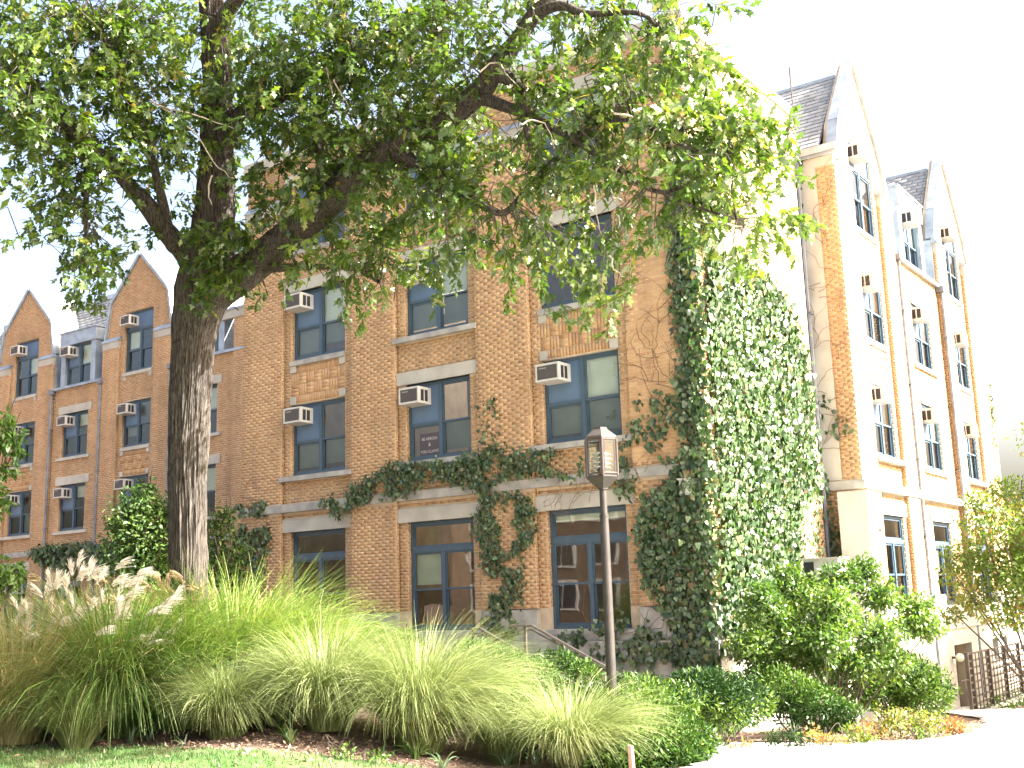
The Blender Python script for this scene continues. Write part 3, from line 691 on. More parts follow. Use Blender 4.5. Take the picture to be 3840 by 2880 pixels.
        mb = MB(); h0, h1 = 10.68, 12.35
        mb.fbox(fr, c-1.16, c-ww/2, -1.6, -pd-.02, 10.66, 12.4); mb.fbox(fr, c+ww/2, c+1.16, -1.6, -pd-.02, 10.66, 12.4); mb.fbox(fr, c-1.20, c+1.20, -1.9, -pd+.03, 12.36, 12.88); mb.fbox(fr, c-1.24, c+1.24, -2.0, -pd+.07, 12.88, 12.93); bp('dormer', mb, M['metal'])
        window(fr, c-ww/2, 10.68, ww, 1.68, 'A', -pd-.12, [(1, 1)])
        for q in ((a, c-1.16, -.9, -.62-pd, 10.66, 12.25), (c+1.16, b, -.9, -.62-pd, 10.66, 12.25), (a, a+.06, -.7, -pd, 10.66, 12.1), (b-.06, b, -.7, -pd, 10.66, 12.1)):
            if q[1]-q[0] > .03: mb = MB(); mb.fbox(fr, *q); bp('cheek_cladding', mb, M['metal'])
        for sx in ((a+.02, b-.02) if lo and hi else ((a+.02,) if lo else (b-.02,))):
            mb = MB(); mb.tube([fr.p(sx, .03, 10.5), fr.p(sx, .03, -1.4)], .052, 8)
            mb.fbox(fr, sx-.12, sx+.12, -.1, .12, 10.42, 10.6)
            for zz in (9.0, 7.0, 5.0, 3.0): mb.fbox(fr, sx-.075, sx+.075, -.06, .088, zz, zz+.035)
            bp('downspout', mb, M['pipe'])
    # main roof slope
    a, b = e0, e1; L = math.hypot(1.45, 2.65); zax = (-fr.N*1.45+np.array((0, 0, 2.65)))/L; nrm = (fr.N*2.65+np.array((0, 0, 1.45)))/L
    f2 = Frame(fr.p(0, -.75, 12.2), fr.S, nrm, zax); 
    mb = MB(); mb.poly([f2.p(a, 0, 0), f2.p(b, 0, 0), f2.p(b, 0, L), f2.p(a, 0, L)]); mb.fbox(fr, a, b, -9, -2.25, 14.72, 14.8); mb.poly([fr.p(a, -.75-pd, 10.6), fr.p(b, -.75-pd, 10.6), fr.p(b, -.75-pd, 12.2), fr.p(a, -.75-pd, 12.2)]); bp('roof_deck', mb, M['under'])
    hs = [(c-1.3, c+1.3, -.1, .75) for c in dormers]
    slates.field(f2, a, b, 0, L, .004, holes=hs, bw=.38, bh=.18, gap=.018, proud=.008, lift=.018)
    mb = MB(); mb.fbox(fr, a, b, -2.32, -2.1, 14.78, 14.97); bp('ridge_cap', mb, M['metal'])
    # stone base and belt
    xx = e0
    while xx < e1-.05:
        x1 = min(xx+1.9, e1); stone_piece('belt_stone', fr, xx+.003, x1-.003, 3.975, 4.165, -pd, .05, 'stone2' if side == 'L' else 'stone'); xx = x1
    mbp = MB(); backing(mbp, fr, e0, e1, -2.4, 1.5, -pd+.001, .03, bh); bp('stone_base', mbp, M['stone' if side == 'R' else 'stone2'])
    stone_piece('ledge_stone', fr, e0, e1, .6, .87, .03, .09, 'stone' if side == 'R' else 'stone2') if side == 'L' else [stone_piece('ledge_stone', fr, q0, q1, .6, .8, .03, .09, 'stone') for q0, q1 in ((e0, 9.4), (9.4, 12.4), (12.4, 16), (16, e1))]
    # closure
    mb = MB(); mb.fbox(fr, e0, e1, -9, -8.8, -2, 14.72); mb.fbox(fr, e0, e0+.02, -9, -.8, -2, 12.2) if side == 'L' else None; mb.fbox(fr, e1-.25, e1, -9, -.5, -2, 14.72); bp('rear_wall', mb, M['mortar'])
    for s_, z_, lb, nn in acs: aircon(fr, s_, z_, lb, nn)
P_L = .10
lac = []
G1, G2, DL, DL2 = -35.45, -27.85, -31.78, -24.1
for c, nm in ((G1, 'leftmost gable bay of the building'), (G2, 'gable bay just left of the trunk')):
    for z, fl in ((12.44, 'fourth'), (9.0, 'third'), (6.14, 'second')): lac.append((c-.80, z, f'window air conditioner on the {fl} floor, {nm}', -P_L-.1))
for z, fl in ((11.83, 'fourth'), (9.0, 'third'), (6.12, 'second')): lac.append((DL-.80, z, f'window air conditioner on the {fl} floor under the left wing dormer' if fl != 'fourth' else 'window air conditioner in the metal dormer on top of the left wing', -P_L-.1))
lac.append((G1-.2, 2.5, 'window air conditioner in the ground floor window at far left behind plumes', -P_L-.1))
wing(LW, [G1, G2], [-39.2, DL, DL2], -40.9, -22.35 if False else -14.5, P_L, 'L', None, lac)
P_R = .12; rac = []
GA, GC, DB = 8.60, 17.15, 12.95
for c, nm in ((GA, 'nearer gable bay'), (GC, 'farther gable bay')):
    for z, fl in ((12.44, 'fourth'), (9.0, 'third'), (6.14, 'second')): rac.append((c-.80, z, f'window air conditioner on the {fl} floor, {nm} of the sunlit side', -P_R-.1))
for z, fl in ((11.83, 'fourth'), (9.0, 'third'), (6.12, 'second')): rac.append((DB-.80, z, f'window air conditioner on the {fl} floor, sunlit side between the two downspouts', -P_R-.1))
wing(RW, [GA, GC], [DB], 6.32, 20.9, P_R, 'R', None, rac)
for (s, w, nm), z, lb in ((WS[0], F2, 'second floor, left column of the shaded front'), (WS[0], F3, 'third floor, left column of the shaded front'), (WS[1], F2, 'second floor, middle column, above the maroon sign'), (WS[1], F3, 'third floor, middle column, partly behind oak leaves'), (WS[2], F2, 'second floor, right column, above the lantern')):
    aircon(FRONT, s+.03, z[1]-.075-.47, 'window air conditioner with dark grille on the '+lb, -.18)
# return wall of the right wing (faces the camera) with cream stone and brick strip
backing(WALLS, RET, -12, -.62, -2.3, 12.1, -.3, 0)
stone_piece('stone_panel', RET, -1.75, -1.10, 4.2, 12.05, 0, .03); stone_piece('stone_panel', RET, -1.10, -.64, 11.85, 12.08, 0, .03)
bricks.field(RET, -1.09, -.605, 4.2, 11.84, 0); bricks.field(RET, -1.75, -.605, -1.2, 3.96, 0)
stone_piece('belt_stone', RET, -1.75, -.55, 3.97, 4.17, 0, .06, 'stone2')
mb = MB(); mb.box(-4.0, -.5, 6.08, 6.30, 12.12, 12.2); mb.box(-4.0, -.5, 6.06, 6.1, 12.12, 12.30); bp('gutter', mb, M['metal'])
mb = MB(); mb.tube([(-1.50, 6.13, 12.1), (-1.50, 6.13, -1.3)], .055, 8)
for zz in (10.3, 8.2, 6, 3.2): mb.box(-1.58, -1.42, 6.07, 6.28, zz, zz+.035)
bp('downspout', mb, M['pipe'])
# left end piece of the left wing beside the main block: stone cap
stone_piece('stone_band', LW, -23.0, -14.5, 11.75, 12.05, -P_L, .04); mb = MB(); mb.fbox(LW, -23.0, -14.5, -.6, .08, 12.05, 12.12); bp('flashing', mb, M['metal'])
bx = MB(); bx.fbox(LW, -22.3, -14.5, -P_L-.2, 0, 1.5, 11.75); bp('pier', bx, M['mortar']); bricks.field(LW, -22.3, -15.0, 1.52, 11.74, 0)
WALL = bp('wall', WALLS, M['mortar'])
# downspout pair base, door alcove, globe lamp
mb = MB(); mb.box(-1.9, -.62-P_R-.3+.0, 12.28, 12.4, -1.9, .2); mb.box(-1.9, -.62-P_R-.3, 14.2, 14.3, -1.9, .2); mb.box(-1.9, -1.08, 12.4, 14.2, .16, .24); mb.box(-2.0, -1.9, 12.3, 14.3, -1.9, .2); bp('door_alcove', mb, bsdf_mat('shaded_alcove_stone', (.11, .09, .075), .9))  # shade inside the alcove is put into its dark stone colour
mb = MB(); mb.box(-1.89, -1.83, 12.75, 13.75, -1.85, .05); dr = bp('door', mb, M['rail'])
mb = MB(); mb.box(-1.83, -1.78, 13.6, 13.66, -.9, -.82); bp('door_handle', mb, M['chrome'], parent=dr)
for q in ((10.2, 10.9, -.75, -.2), (16.6, 17.3, -.5, .15), (18.0, 18.5, -.5, .15)): window(RW, q[0], q[2], q[1]-q[0], q[3]-q[2], 'D', -.2)
# vent grille and projecting white pier on the right wing corner
mb = MB(); mb.box(-1.04, -.36, 5.72, 6.27, -1.8, 3.88); bp('stone_pilaster', mb, M['white'])
mb = MB(); mb.box(-.6, -.55, 6.6, 7.25, 3.05, 3.35)
for i in range(6): mb.box(-.55, -.53, 6.6, 7.25, 3.07+i*.045, 3.09+i*.045)
bp('vent_grille', mb, bsdf_mat('brown_vent', (.35, .24, .15), .7))
key_b = lambda c, i: (float(np.dot(c-CAM, FW)) if (i[0] is FRONT and c[0] < -2.0 and c[2] > 4.3 and c[2] < 8.8) or False else 1e3)
BLD['org_vec'] = 0; del BLD['org_vec']
bricks.build('brick', 'brickwork', M['brick'], BLD, 300, key_b)
key_s = lambda c, i: (float(np.dot(c-CAM, FW)) if (c[0] > -4 and c[1] < 8.7 and c[1] > 6 and abs(i[0].N[1]+.5) < .5) else 1e3)
slates.build('slate', 'slating', M['slate'], BLD, 300, key_s)
# sign in the second-floor window
sg = MB(); sg.box(0, .58, 0, .006, 0, .52)
SP = FRONT.p(-8.98+.27, -.19-.052, 4.97)
so_ = sg.build('paper_sign', M['sign']); so_.location = SP; tag(so_, 'maroon paper sign with pale lettering in the middle second-floor window', 'sign')
for ln, zz in (('BE HEROES', .36), ('&', .22), ('YOU CLAWS', .07)):
    me = text_mesh(ln, .092 if ln != '&' else .12, .001, 'CENTER'); me.transform(Matrix.Translation((.29, -.004, zz)) @ Matrix.Rotation(math.pi/2, 4, 'X')); me.materials.clear(); me.materials.append(M['letter'])
    c = bpy.data.objects.new('lettering', me); COL.objects.link(c); c.parent = so_; c['kind'] = 'stuff'
# small white security box on the corner under the belt
mb = MB(); mb.box(-2.0, -1.78, -.14, -.03, 3.55, 3.84); mb.box(-2.03, -1.75, -.17, .0, 3.84, 3.87); tag(mb.build('security_light', M['white']), 'small white box fixed under the belt course beside the ivy', 'wall light')
# globe lamp by door
mb = MB(); mb.lathe((-.38, 12.1, -.14), [(.001, -.1)]+[(.11*math.sin(a), -.11*math.cos(a)) for a in np.linspace(.3, 3.1, 10)], 16); g = mb.build('globe_lamp', M['globe'], sm=True); tag(g, 'round pale globe lamp on the wall beside the basement door', 'wall lamp')
mb = MB(); mb.box(-.62, -.42, 12.07, 12.13, -.17, -.11); o = mb.build('bracket', M['rail']); o.parent = g
# cabinets behind the shrub
for (u, v, w_, lb) in ((3010, 2100, .75, 'white utility cabinet behind the big shrub, nearer one'), (3130, 2104, .6, 'white utility cabinet behind the big shrub, beside the stone pilaster')):
    p = at(u, v, 23.2 if u < 3100 else 24.3); mb = MB(); x, y, z = p; x += .25
    mb.box(x-.25, x+w_-.25, y, y+.5, ground(x, y), z); mb.box(x-.30, x+w_-.2, y-.05, y+.55, z, z+.03)
    c = mb.build('utility_cabinet', M['white']); tag(c, lb, 'cabinet', 'utility cabinets')
    m2 = MB(); m2.box(x-.23, x-.02, y-.01, y, z-.9, z-.05); o = m2.build('louvre_panel', M['slot']); o.parent = c

# ------------------------------------------------------------------ leaves
def quat_mats(n, up_bias=0.0):
    q = rng.normal(size=(n, 4)); q /= np.linalg.norm(q, axis=1)[:, None]; w, x, y, z = q.T
    return np.stack([1-2*(y*y+z*z), 2*(x*y-z*w), 2*(x*z+y*w), 2*(x*y+z*w), 1-2*(x*x+z*z), 2*(y*z-x*w), 2*(x*z-y*w), 2*(y*z+x*w), 1-2*(x*x+y*y)], 1).reshape(n, 3, 3)
def basis(t, nrm):
    """rotation matrices with local y along t and local z near nrm"""
    t = t/np.linalg.norm(t, axis=1)[:, None]; x = np.cross(t, nrm); x /= np.linalg.norm(x, axis=1)[:, None]+1e-9; z = np.cross(x, t)
    return np.stack([x, t, z], 2)
def outline_leaf(pts, fold=.25):
    """pts: right-hand outline (x,y) from base to tip; returns verts + tris, leaf length 1 along y"""
    n = len(pts); V = []; F = []
    for i, (x, y) in enumerate(pts): V.append((0, y, -fold*.0-.12*y*y))
    for i, (x, y) in enumerate(pts): V.append((x, y, fold*abs(x)-.12*y*y))
    for i, (x, y) in enumerate(pts): V.append((-x, y, fold*abs(x)-.12*y*y))
    for i in range(n-1):
        F += [(i, n+i, n+i+1), (i, n+i+1, i+1), (i, 2*n+i+1, 2*n+i), (i, i+1, 2*n+i+1)]
    return np.array(V, float), np.array(F)
OAK = outline_leaf([(.01, 0), (.05, .16), (.20, .30), (.09, .40), (.30, .58), (.13, .66), (.24, .86), (.02, 1.0)])
IVY = outline_leaf([(.02, 0), (.34, -.06), (.46, .28), (.28, .46), (.34, .62), (.01, 1.0)], .15)
OVAL = outline_leaf([(.02, 0), (.20, .35), (.18, .65), (.01, 1.0)], .2)
def strip_leaf(pts):
    n = len(pts); V = [(x, y, -.14*y*y+.02) for x, y in pts]+[(-x, y, -.14*y*y-.02) for x, y in pts]; F = []
    for i in range(n-1): F += [(i, i+1, n+i+1), (i, n+i+1, n+i)]
    return np.array(V, float), np.array(F)
OAK2 = strip_leaf([(.01, 0), (.21, .30), (.08, .41), (.31, .60), (.13, .72), (.03, 1.0)])
IVY2 = strip_leaf([(.02, 0), (.36, -.04), (.44, .30), (.26, .46), (.30, .62), (.01, 1.0)])
OVAL2 = strip_leaf([(.02, 0), (.22, .4), (.01, 1.0)])
DIAM = (np.array([(0, 0, 0), (.2, .5, .03), (0, 1, -.06), (-.2, .5, .03)]), np.array([(0, 1, 2), (0, 2, 3)]))
NEED = (np.array([(0, 0, 0), (.14, .5, .02), (0, 1, -.03), (-.14, .5, .02)]), np.array([(0, 1, 2), (0, 2, 3)]))
def bake(base, T, Rm, S):
    V0, F0 = base; n = len(T)
    V = np.einsum('nij,kj->nki', Rm, V0)*S[:, None, None]+T[:, None, :]
    F = (np.arange(n)[:, None, None]*len(V0)+F0[None]).reshape(-1, 3)
    return V.reshape(-1, 3), F
def leafy(parent, base, T, Rm, S, mat, name='leaf', stuff='foliage', n_single=0, tone=None, frame_only=True):
    n = len(T); tone = rng.random(n) if tone is None else tone
    sing = np.zeros(n, bool)
    if n_single:
        D = T-CAM; d = D@FW; u = 1920+FPX*(D@RT)/d; v = 1440-FPX*(D@UP)/d
        score = d/S; score[(u < 0) | (u > 3840) | (v < 0) | (v > 2880) | (d < 1)] = 1e9
        # the leaves in the front layer of the crown: take the nearest per coarse cell first
        order = np.argsort(score)[:n_single]; sing[order] = True
        me = np_mesh(name, base[0], base[1]); me.materials.append(mat)
        for i in np.nonzero(sing)[0]:
            o = bpy.data.objects.new(name, me); COL.objects.link(o)
            R3 = Rm[i]*S[i]; M4 = Matrix(((*R3[0], T[i][0]), (*R3[1], T[i][1]), (*R3[2], T[i][2]), (0, 0, 0, 1)))
            o.matrix_world = M4; o.parent = parent; o.matrix_parent_inverse = Matrix.Translation(-parent.location)
    k = ~sing; V, F = bake(base, T[k], Rm[k], S[k])
    o = link(stuff, np_mesh(stuff, V, F, np.repeat(tone[k], len(base[1]))), mat, parent); o['kind'] = 'stuff'; return o

# ------------------------------------------------------------------ oak
TD = 17.5
OT = at(712, 2230, TD); OB = np.array([OT[0], OT[1], ground(OT[0], OT[1])])
OAKT = empty('oak_tree', OB, 'large oak with furrowed trunk and spreading leafy limbs across the top', 'tree')
def limb_pts(L): return [at(u, v, d) for u, v, d, w in L], [w/2*d/FPX for u, v, d, w in L]
def spline(P, Rr, k=8):
    P = [np.array(p) for p in P]; out = []; rr = []
    for i in range(len(P)-1):
        p0 = P[max(i-1, 0)]; p1 = P[i]; p2 = P[i+1]; p3 = P[min(i+2, len(P)-1)]
        for j in range(k):
            t = j/k; out.append(.5*((2*p1)+(-p0+p2)*t+(2*p0-5*p1+4*p2-p3)*t*t+(-p0+3*p1-3*p2+p3)*t**3)); rr.append(Rr[i]*(1-t)+Rr[i+1]*t)
    out.append(P[-1]); rr.append(Rr[-1]); return out, rr
def bark_tube(P, Rr, nseg, name, amp, parent, fq=9):
    P = [Vector(p) for p in P]; V = []; F = []; a = None; L = 0
    for i, p in enumerate(P):
        t = (P[min(i+1, len(P)-1)]-P[max(i-1, 0)]).normalized()
        if a is None: a = t.cross(Vector((0, 1, 0))).normalized()
        else: a = (a-t*a.dot(t)).normalized()
        c = t.cross(a); L += (p-P[i-1]).length if i else 0
        for j in range(nseg):
            w = 2*math.pi*j/nseg; q = Vector((math.cos(w)*fq*Rr[0]*2.2, math.sin(w)*fq*Rr[0]*2.2, L*1.1))
            wv = noise.noise(Vector((q.x*.35, q.y*.35, L*1.7)))*1.3; q.x += wv; q.y += wv*.6
            r1 = 1-abs(noise.noise(q))*2.6; r2 = noise.noise(q*2.7+Vector((5, 3, 1)))
            r = Rr[i]*(1+.06*noise.noise(Vector((math.cos(w)*1.2, math.sin(w)*1.2, L*.5)))) + amp*(max(-.6, -r1)+.3*r2)
            V.append(p+(a*math.cos(w)+c*math.sin(w))*r)
    n = nseg
    for i in range(len(P)-1):
        for j in range(n): k = (j+1) % n; F.append((i*n+j, i*n+k, (i+1)*n+k, (i+1)*n+j))
    me = np_mesh(name, [tuple(v) for v in V], F, smoothit=True); return link(name, me, M['bark'], parent)
base_z = OB[2]
tp = [(-.0, .0, base_z-.3, .52), (0, 0, base_z+.15, .43), (0, 0, base_z+.7, .36)]
P = [np.array((OT[0], OT[1], z)) for _, _, z, _ in tp]+[at(u, v, TD) for u, v, w in ((705, 1900, 0), (707, 1600, 0), (725, 1300, 0), (755, 1100, 0), (790, 950, 0), (808, 760, 0), (815, 560, 0), (818, 330, 0), (800, 120, 0), (780, -150, 0), (770, -500, 0))]
Rr = [.44, .37, .31]+[w/2*TD/FPX for w in (140, 146, 160, 200, 172, 140, 122, 108, 94, 80, 50)]
SP_, SR = spline(P, Rr, 15); bark_tube(SP_, SR, 280, 'trunk', .024, OAKT, 14)
LIMBS = [
 [(760, 1080, 17.5, 120), (700, 960, 17.5, 84), (640, 890, 17.4, 74), (560, 780, 17.2, 64), (480, 690, 17, 58), (400, 600, 16.6, 52), (250, 480, 16.2, 44), (110, 300, 16, 34), (-60, 200, 15.6, 26)],
 [(800, 1090, 17.5, 170), (930, 1010, 17.2, 132), (1060, 900, 16.8, 120), (1200, 790, 16.4, 118), (1330, 660, 16, 112), (1480, 560, 15.6, 104), (1640, 470, 15.4, 98), (1780, 360, 15, 88), (1860, 260, 14.7, 80), (1960, 120, 14.5, 62), (2080, -60, 14.3, 46)],
 [(1850, 270, 14.8, 70), (1920, 300, 14.5, 60), (1965, 370, 14.2, 46), (1975, 470, 14, 30), (1990, 560, 14, 16)],
 [(812, 560, 17.5, 100), (900, 440, 17.3, 78), (1030, 370, 17.1, 62), (1160, 280, 16.8, 52), (1334, 187, 16.5, 42), (1500, 110, 16.2, 34), (1700, -30, 16, 24)],
 [(1330, 660, 16, 80), (1230, 620, 16.4, 60), (1180, 520, 16.8, 48), (1210, 400, 17, 38), (1300, 300, 17.2, 26)],
 [(805, 130, 17.5, 80), (850, 50, 17.3, 60), (930, -60, 17.1, 44)],
 [(2000, 60, 14.4, 50), (2100, 20, 14, 36), (2200, 50, 13.7, 30), (2330, 45, 13.5, 24), (2420, 60, 13.3, 18), (2500, 140, 13.2, 12), (2570, 210, 13.1, 8)],
 [(1480, 560, 15.6, 60), (1600, 640, 15.2, 44), (1740, 720, 14.8, 34), (1880, 800, 14.5, 24), (1980, 700, 14.3, 18), (2080, 590, 14.2, 12)],
 [(1780, 360, 15, 56), (1950, 420, 14.4, 40), (2150, 520, 13.8, 30), (2330, 640, 13.4, 24), (2480, 720, 13.2, 18), (2640, 660, 13, 8)],
 [(2150, 520, 13.8, 24), (2350, 450, 13.4, 20), (2600, 560, 13, 16), (2720, 520, 12.8, 8)],
 [(2480, 720, 13.2, 16), (2620, 780, 13, 14), (2760, 820, 12.8, 8)],
 [(300, 520, 16.3, 36), (330, 640, 16.1, 28), (320, 800, 16, 20), (330, 960, 15.9, 12)],
 [(640, 890, 17.4, 40), (560, 560, 16.8, 30), (480, 380, 16.4, 24), (420, 200, 16, 20), (300, 60, 15.8, 14)],
 [(930, 1010, 17.2, 44), (1150, 1000, 16.4, 26), (1330, 1010, 16, 16), (1420, 1060, 15.8, 10)]]
limb_nodes = []
for L in LIMBS:
    P, R_ = limb_pts(L); A, B = spline(P, R_, 9); big = L[0][3] > 90
    bark_tube(A, B, 44 if big else 16, 'limb', .020 if big else .006, OAKT)
    limb_nodes += [np.array(a) for a in A[2:]]
limb_nodes = np.array(limb_nodes)
MAP = [
"766887734315885888565545334320000000",
"877798865857988988666438656310000000",
"899998838897995878573668647710000000",
"886898569899888888627567767752000000",
"995658788786867869814468666877300000",
"996888857668888888755576546886400000",
"438884356657889898846776456885500000",
"368554336666876787737787325874210000",
"147532035655666766745433345754160000",
"235652078817878765457775434434200000",
"005840069804675367253675100032000000",
"002600037402144004030365000000000000",
"000000000000030000000054000000000000"]
# fix known empty middle of the sky gap and building band by density only; each digit is foliage density in a 96 px cell of the photograph
def depth_of(u, v):
    xs = [0, 500, 800, 1300, 1800, 2100, 2500, 3000]; ds = [15.6, 16.4, 17.0, 16.0, 15.0, 14.2, 13.2, 12.6]
    return np.interp(u, xs, ds)
tips = []; MAINL = [(840, 1070), (930, 1010), (1060, 900), (1200, 790), (1330, 660), (1480, 560), (1640, 470), (1780, 360), (1860, 260), (1960, 120)]
for r, row in enumerate(MAP):
    for c, ch in enumerate(row):
        k = int(ch)
        if not k: continue
        n = (1.12 if r < 7 else .85)*(k*.50+ (0.042*k*k))*(1.35 if c < 10 else 1.4 if c < 18 else 1.08); n = int(n)+(random.random() < n-int(n))
        for _ in range(n):
            u = (c+random.uniform(-.05, 1.05))*96; v = (r+random.uniform(-.05, 1.0))*96
            d = depth_of(u, v)+random.gauss(0, .75)
            if 600 < u < 900 and 820 < v: d = 16.4+random.uniform(-.3, .25)
            elif 730 < u < 910 and random.random() < .6: d = 18.4+random.random()
            for (ua, va), (ub, vb) in zip(MAINL[:-1], MAINL[1:]):
                t_ = ((u-ua)*(ub-ua)+(v-va)*(vb-va))/((ub-ua)**2+(vb-va)**2)
                if 0 <= t_ <= 1 and math.hypot(u-ua-t_*(ub-ua), v-va-t_*(vb-va)) < 85 and random.random() < .36: d += 2.0; break
            tips.append(at(u, v, d))
NIN = len(tips)
for _ in range(620):      # crown above and behind the frame
    u = random.uniform(-700, 2500); v = random.uniform(-1500, -20); d = depth_of(max(0, u), v)+random.gauss(.3, 1.6)
    tips.append(at(u, v, d))
for _ in range(120):
    u = random.uniform(-900, -20); v = random.uniform(-300, 900); tips.append(at(u, v, 15.4+random.gauss(0, 1.3)))
tips = np.array(tips); NT = len(tips)
# direction of each spray: from nearest limb outward, drooping
nearest = np.array([limb_nodes[np.argmin(((limb_nodes-t)**2).sum(1))] for t in tips])
od = tips-nearest; ln = np.linalg.norm(od, axis=1); od /= ln[:, None]+1e-6
od = od*.7+rng.normal(size=(NT, 3))*.35+np.array((0, 0, -.25)); od /= np.linalg.norm(od, axis=1)[:, None]
NL = 16
T = np.repeat(tips, NL, 0); O_ = np.repeat(od, NL, 0); n = len(T)
along = rng.uniform(-.34, .10, n); T = T+O_*along[:, None]
side = np.cross(O_, rng.normal(size=(n, 3))); side /= np.linalg.norm(side, axis=1)[:, None]
ld = O_*rng.uniform(.15, .8, n)[:, None]+side*rng.uniform(.4, 1, n)[:, None]+np.array((0, 0, -.35)); ld /= np.linalg.norm(ld, axis=1)[:, None]
T = T+ld*.03
nrm = np.array((.15, -.1, 1.0))+rng.normal(size=(n, 3))*.55
Rm = basis(ld, nrm); S = rng.uniform(.11, .175, n); inview = np.repeat(np.arange(NT) < NIN, NL)
tone = np.clip(np.repeat(rng.random(NT)*.75, NL)+rng.random(n)*.27, 0, 1)
leafy(OAKT, OAK2, T[inview], Rm[inview], S[inview], M['oak'], n_single=300, stuff='crown', tone=tone[inview])
leafy(OAKT, DIAM, T[~inview], Rm[~inview], S[~inview]*1.35, M['oak'], stuff='upper_crown', tone=tone[~inview])
# twigs from limbs to sprays
V = []; F = []
for i in range(NT):
    if ln[i] > 1.5: st = tips[i]-od[i]*.6
    else: st = nearest[i] if random.random() < .6 else tips[i]-od[i]*.8
    m1 = (st+tips[i])/2+np.array((random.gauss(0, .08), random.gauss(0, .08), .06*ln[i]+random.gauss(0, .05)))
    pts = [st, m1, tips[i]-od[i]*.3, tips[i]+od[i]*.05]; rr = [.011, .008, .005, .0025]
    b = len(V)
    for j, (p, r_) in enumerate(zip(pts, rr)):
        for q in ((1, 0, .2), (-.5, .8, -.1), (-.5, -.8, -.1)): V.append(tuple(np.array(p)+np.array(q)*r_))
    for j in range(3):
        for k in range(3): F.append((b+j*3+k, b+j*3+(k+1) % 3, b+(j+1)*3+(k+1) % 3, b+(j+1)*3+k))
o = link('twigs', np_mesh('twigs', V, F), M['twig'], OAKT); o['kind'] = 'stuff'
# bare grey twigs that show against leaves and wall
for L in ([(560, 370, 16), (650, 430, 16), (730, 500, 16), (800, 600, 16), (855, 660, 16), (866, 700, 16)], [(600, 400, 16), (760, 440, 16), (880, 480, 16)], [(800, 660, 16), (780, 720, 16), (800, 770, 15.9)], [(1800, 270, 14.2), (1860, 230, 14.2), (1900, 270, 14.2), (1950, 330, 14.2)], [(1950, 470, 13.6), (2000, 450, 13.6), (2050, 480, 13.6), (2080, 560, 13.6)], [(2230, 700, 13.2), (2235, 800, 13.2), (2250, 880, 13.1)], [(2280, 700, 13.2), (2320, 770, 13.2), (2318, 860, 13.2)], [(2310, 650, 13.1), (2330, 610, 13.1), (2350, 590, 13.1)], [(2285, 960, 13), (2310, 1010, 13), (2345, 1040, 13)], [(2300, 740, 13.1), (2350, 760, 13.1)], [(2340, 280, 13.1), (2370, 320, 13.1), (2390, 360, 13.1)], [(2300, 420, 13), (2450, 450, 13), (2460, 490, 13), (2430, 520, 13)], [(1560, 540, 15), (1630, 580, 15), (1680, 560, 15)], [(1250, 300, 15.5), (1300, 380, 15.5), (1320, 470, 15.5)], [(2660, 810, 12.6), (2760, 850, 12.6), (2830, 830, 12.6)]):
    mb = MB(); A, B = spline([at(*q) for q in L], list(np.linspace(.014, .004, len(L))), 3); A = [np.array(a)+rng.normal(size=3)*.012 for a in A]; mb.tube(A, B, 5); mb.build('dead_twig', M['dtwig'], OAKT)

# ------------------------------------------------------------------ ivy
def in_poly(P, x, y):
    P = np.array(P, float); c = np.zeros(len(x), bool); n = len(P); j = n-1
    for i in range(n):
        xi, yi = P[i]; xj, yj = P[j]
        c ^= ((yi > y) != (yj > y)) & (x < (xj-xi)*(y-yi)/((yj-yi) if yj != yi else 1e-9)+xi); j = i
    return c
def poly_pts(poly, ax, val, per_m2, clump=.0):
    W_ = np.array([[on_plane(u, v, ax, val)[1-ax], on_plane(u, v, ax, val)[2]] for u, v in poly])
    lo, hi = W_.min(0)-.05, W_.max(0)+.05; n = int((hi-lo).prod()*per_m2)
    p = rng.uniform(lo, hi, (n, 2)); k = in_poly(W_, p[:, 0]+rng.normal(0, .06, n), p[:, 1]+rng.normal(0, .06, n))
    p = p[k]
    if clump:
        nz = np.array([noise.noise(Vector((a*1.7, b*1.7, val)))+.5*noise.noise(Vector((a*4.3, b*4.3, 9))) for a, b in p]); p = p[nz > -.9+clump*1.0]
    return p
def ivy(name, label, regs, n_single, size=(.07, .135)):
    P3 = []; NN = []
    for poly, ax, val, dens, clump, out in regs:
        p = poly_pts(poly, ax, val, dens, clump); k = len(p)
        off = np.abs(rng.normal(0, 1, k))*out+.02; q = np.zeros((k, 3)); q[:, 1-ax] = p[:, 0]; q[:, 2] = p[:, 1]
        q[:, ax] = val+(-off if ax == 1 else off)*1.0; P3.append(q); nn = np.zeros((k, 3)); nn[:, ax] = -1 if ax == 1 else 1; NN.append(nn)
    P3 = np.concatenate(P3); NN = np.concatenate(NN); n = len(P3)
    root = empty(name, P3.mean(0)*np.array((1, 1, 0))+np.array((0, 0, P3[:, 2].min())), label, 'ivy')
    t = np.array((0, 0, -1.0))+rng.normal(size=(n, 3))*.45; t -= NN*(t*NN).sum(1)[:, None]*.6; nrm = NN+rng.normal(size=(n, 3))*.55+np.array((0, 0, .45))
    leafy(root, IVY2, P3, basis(t, nrm), (size[0]*.75+(size[1]*1.12-size[0]*.75)*rng.random(n)**1.5), M['ivy'], n_single=n_single)
    return root
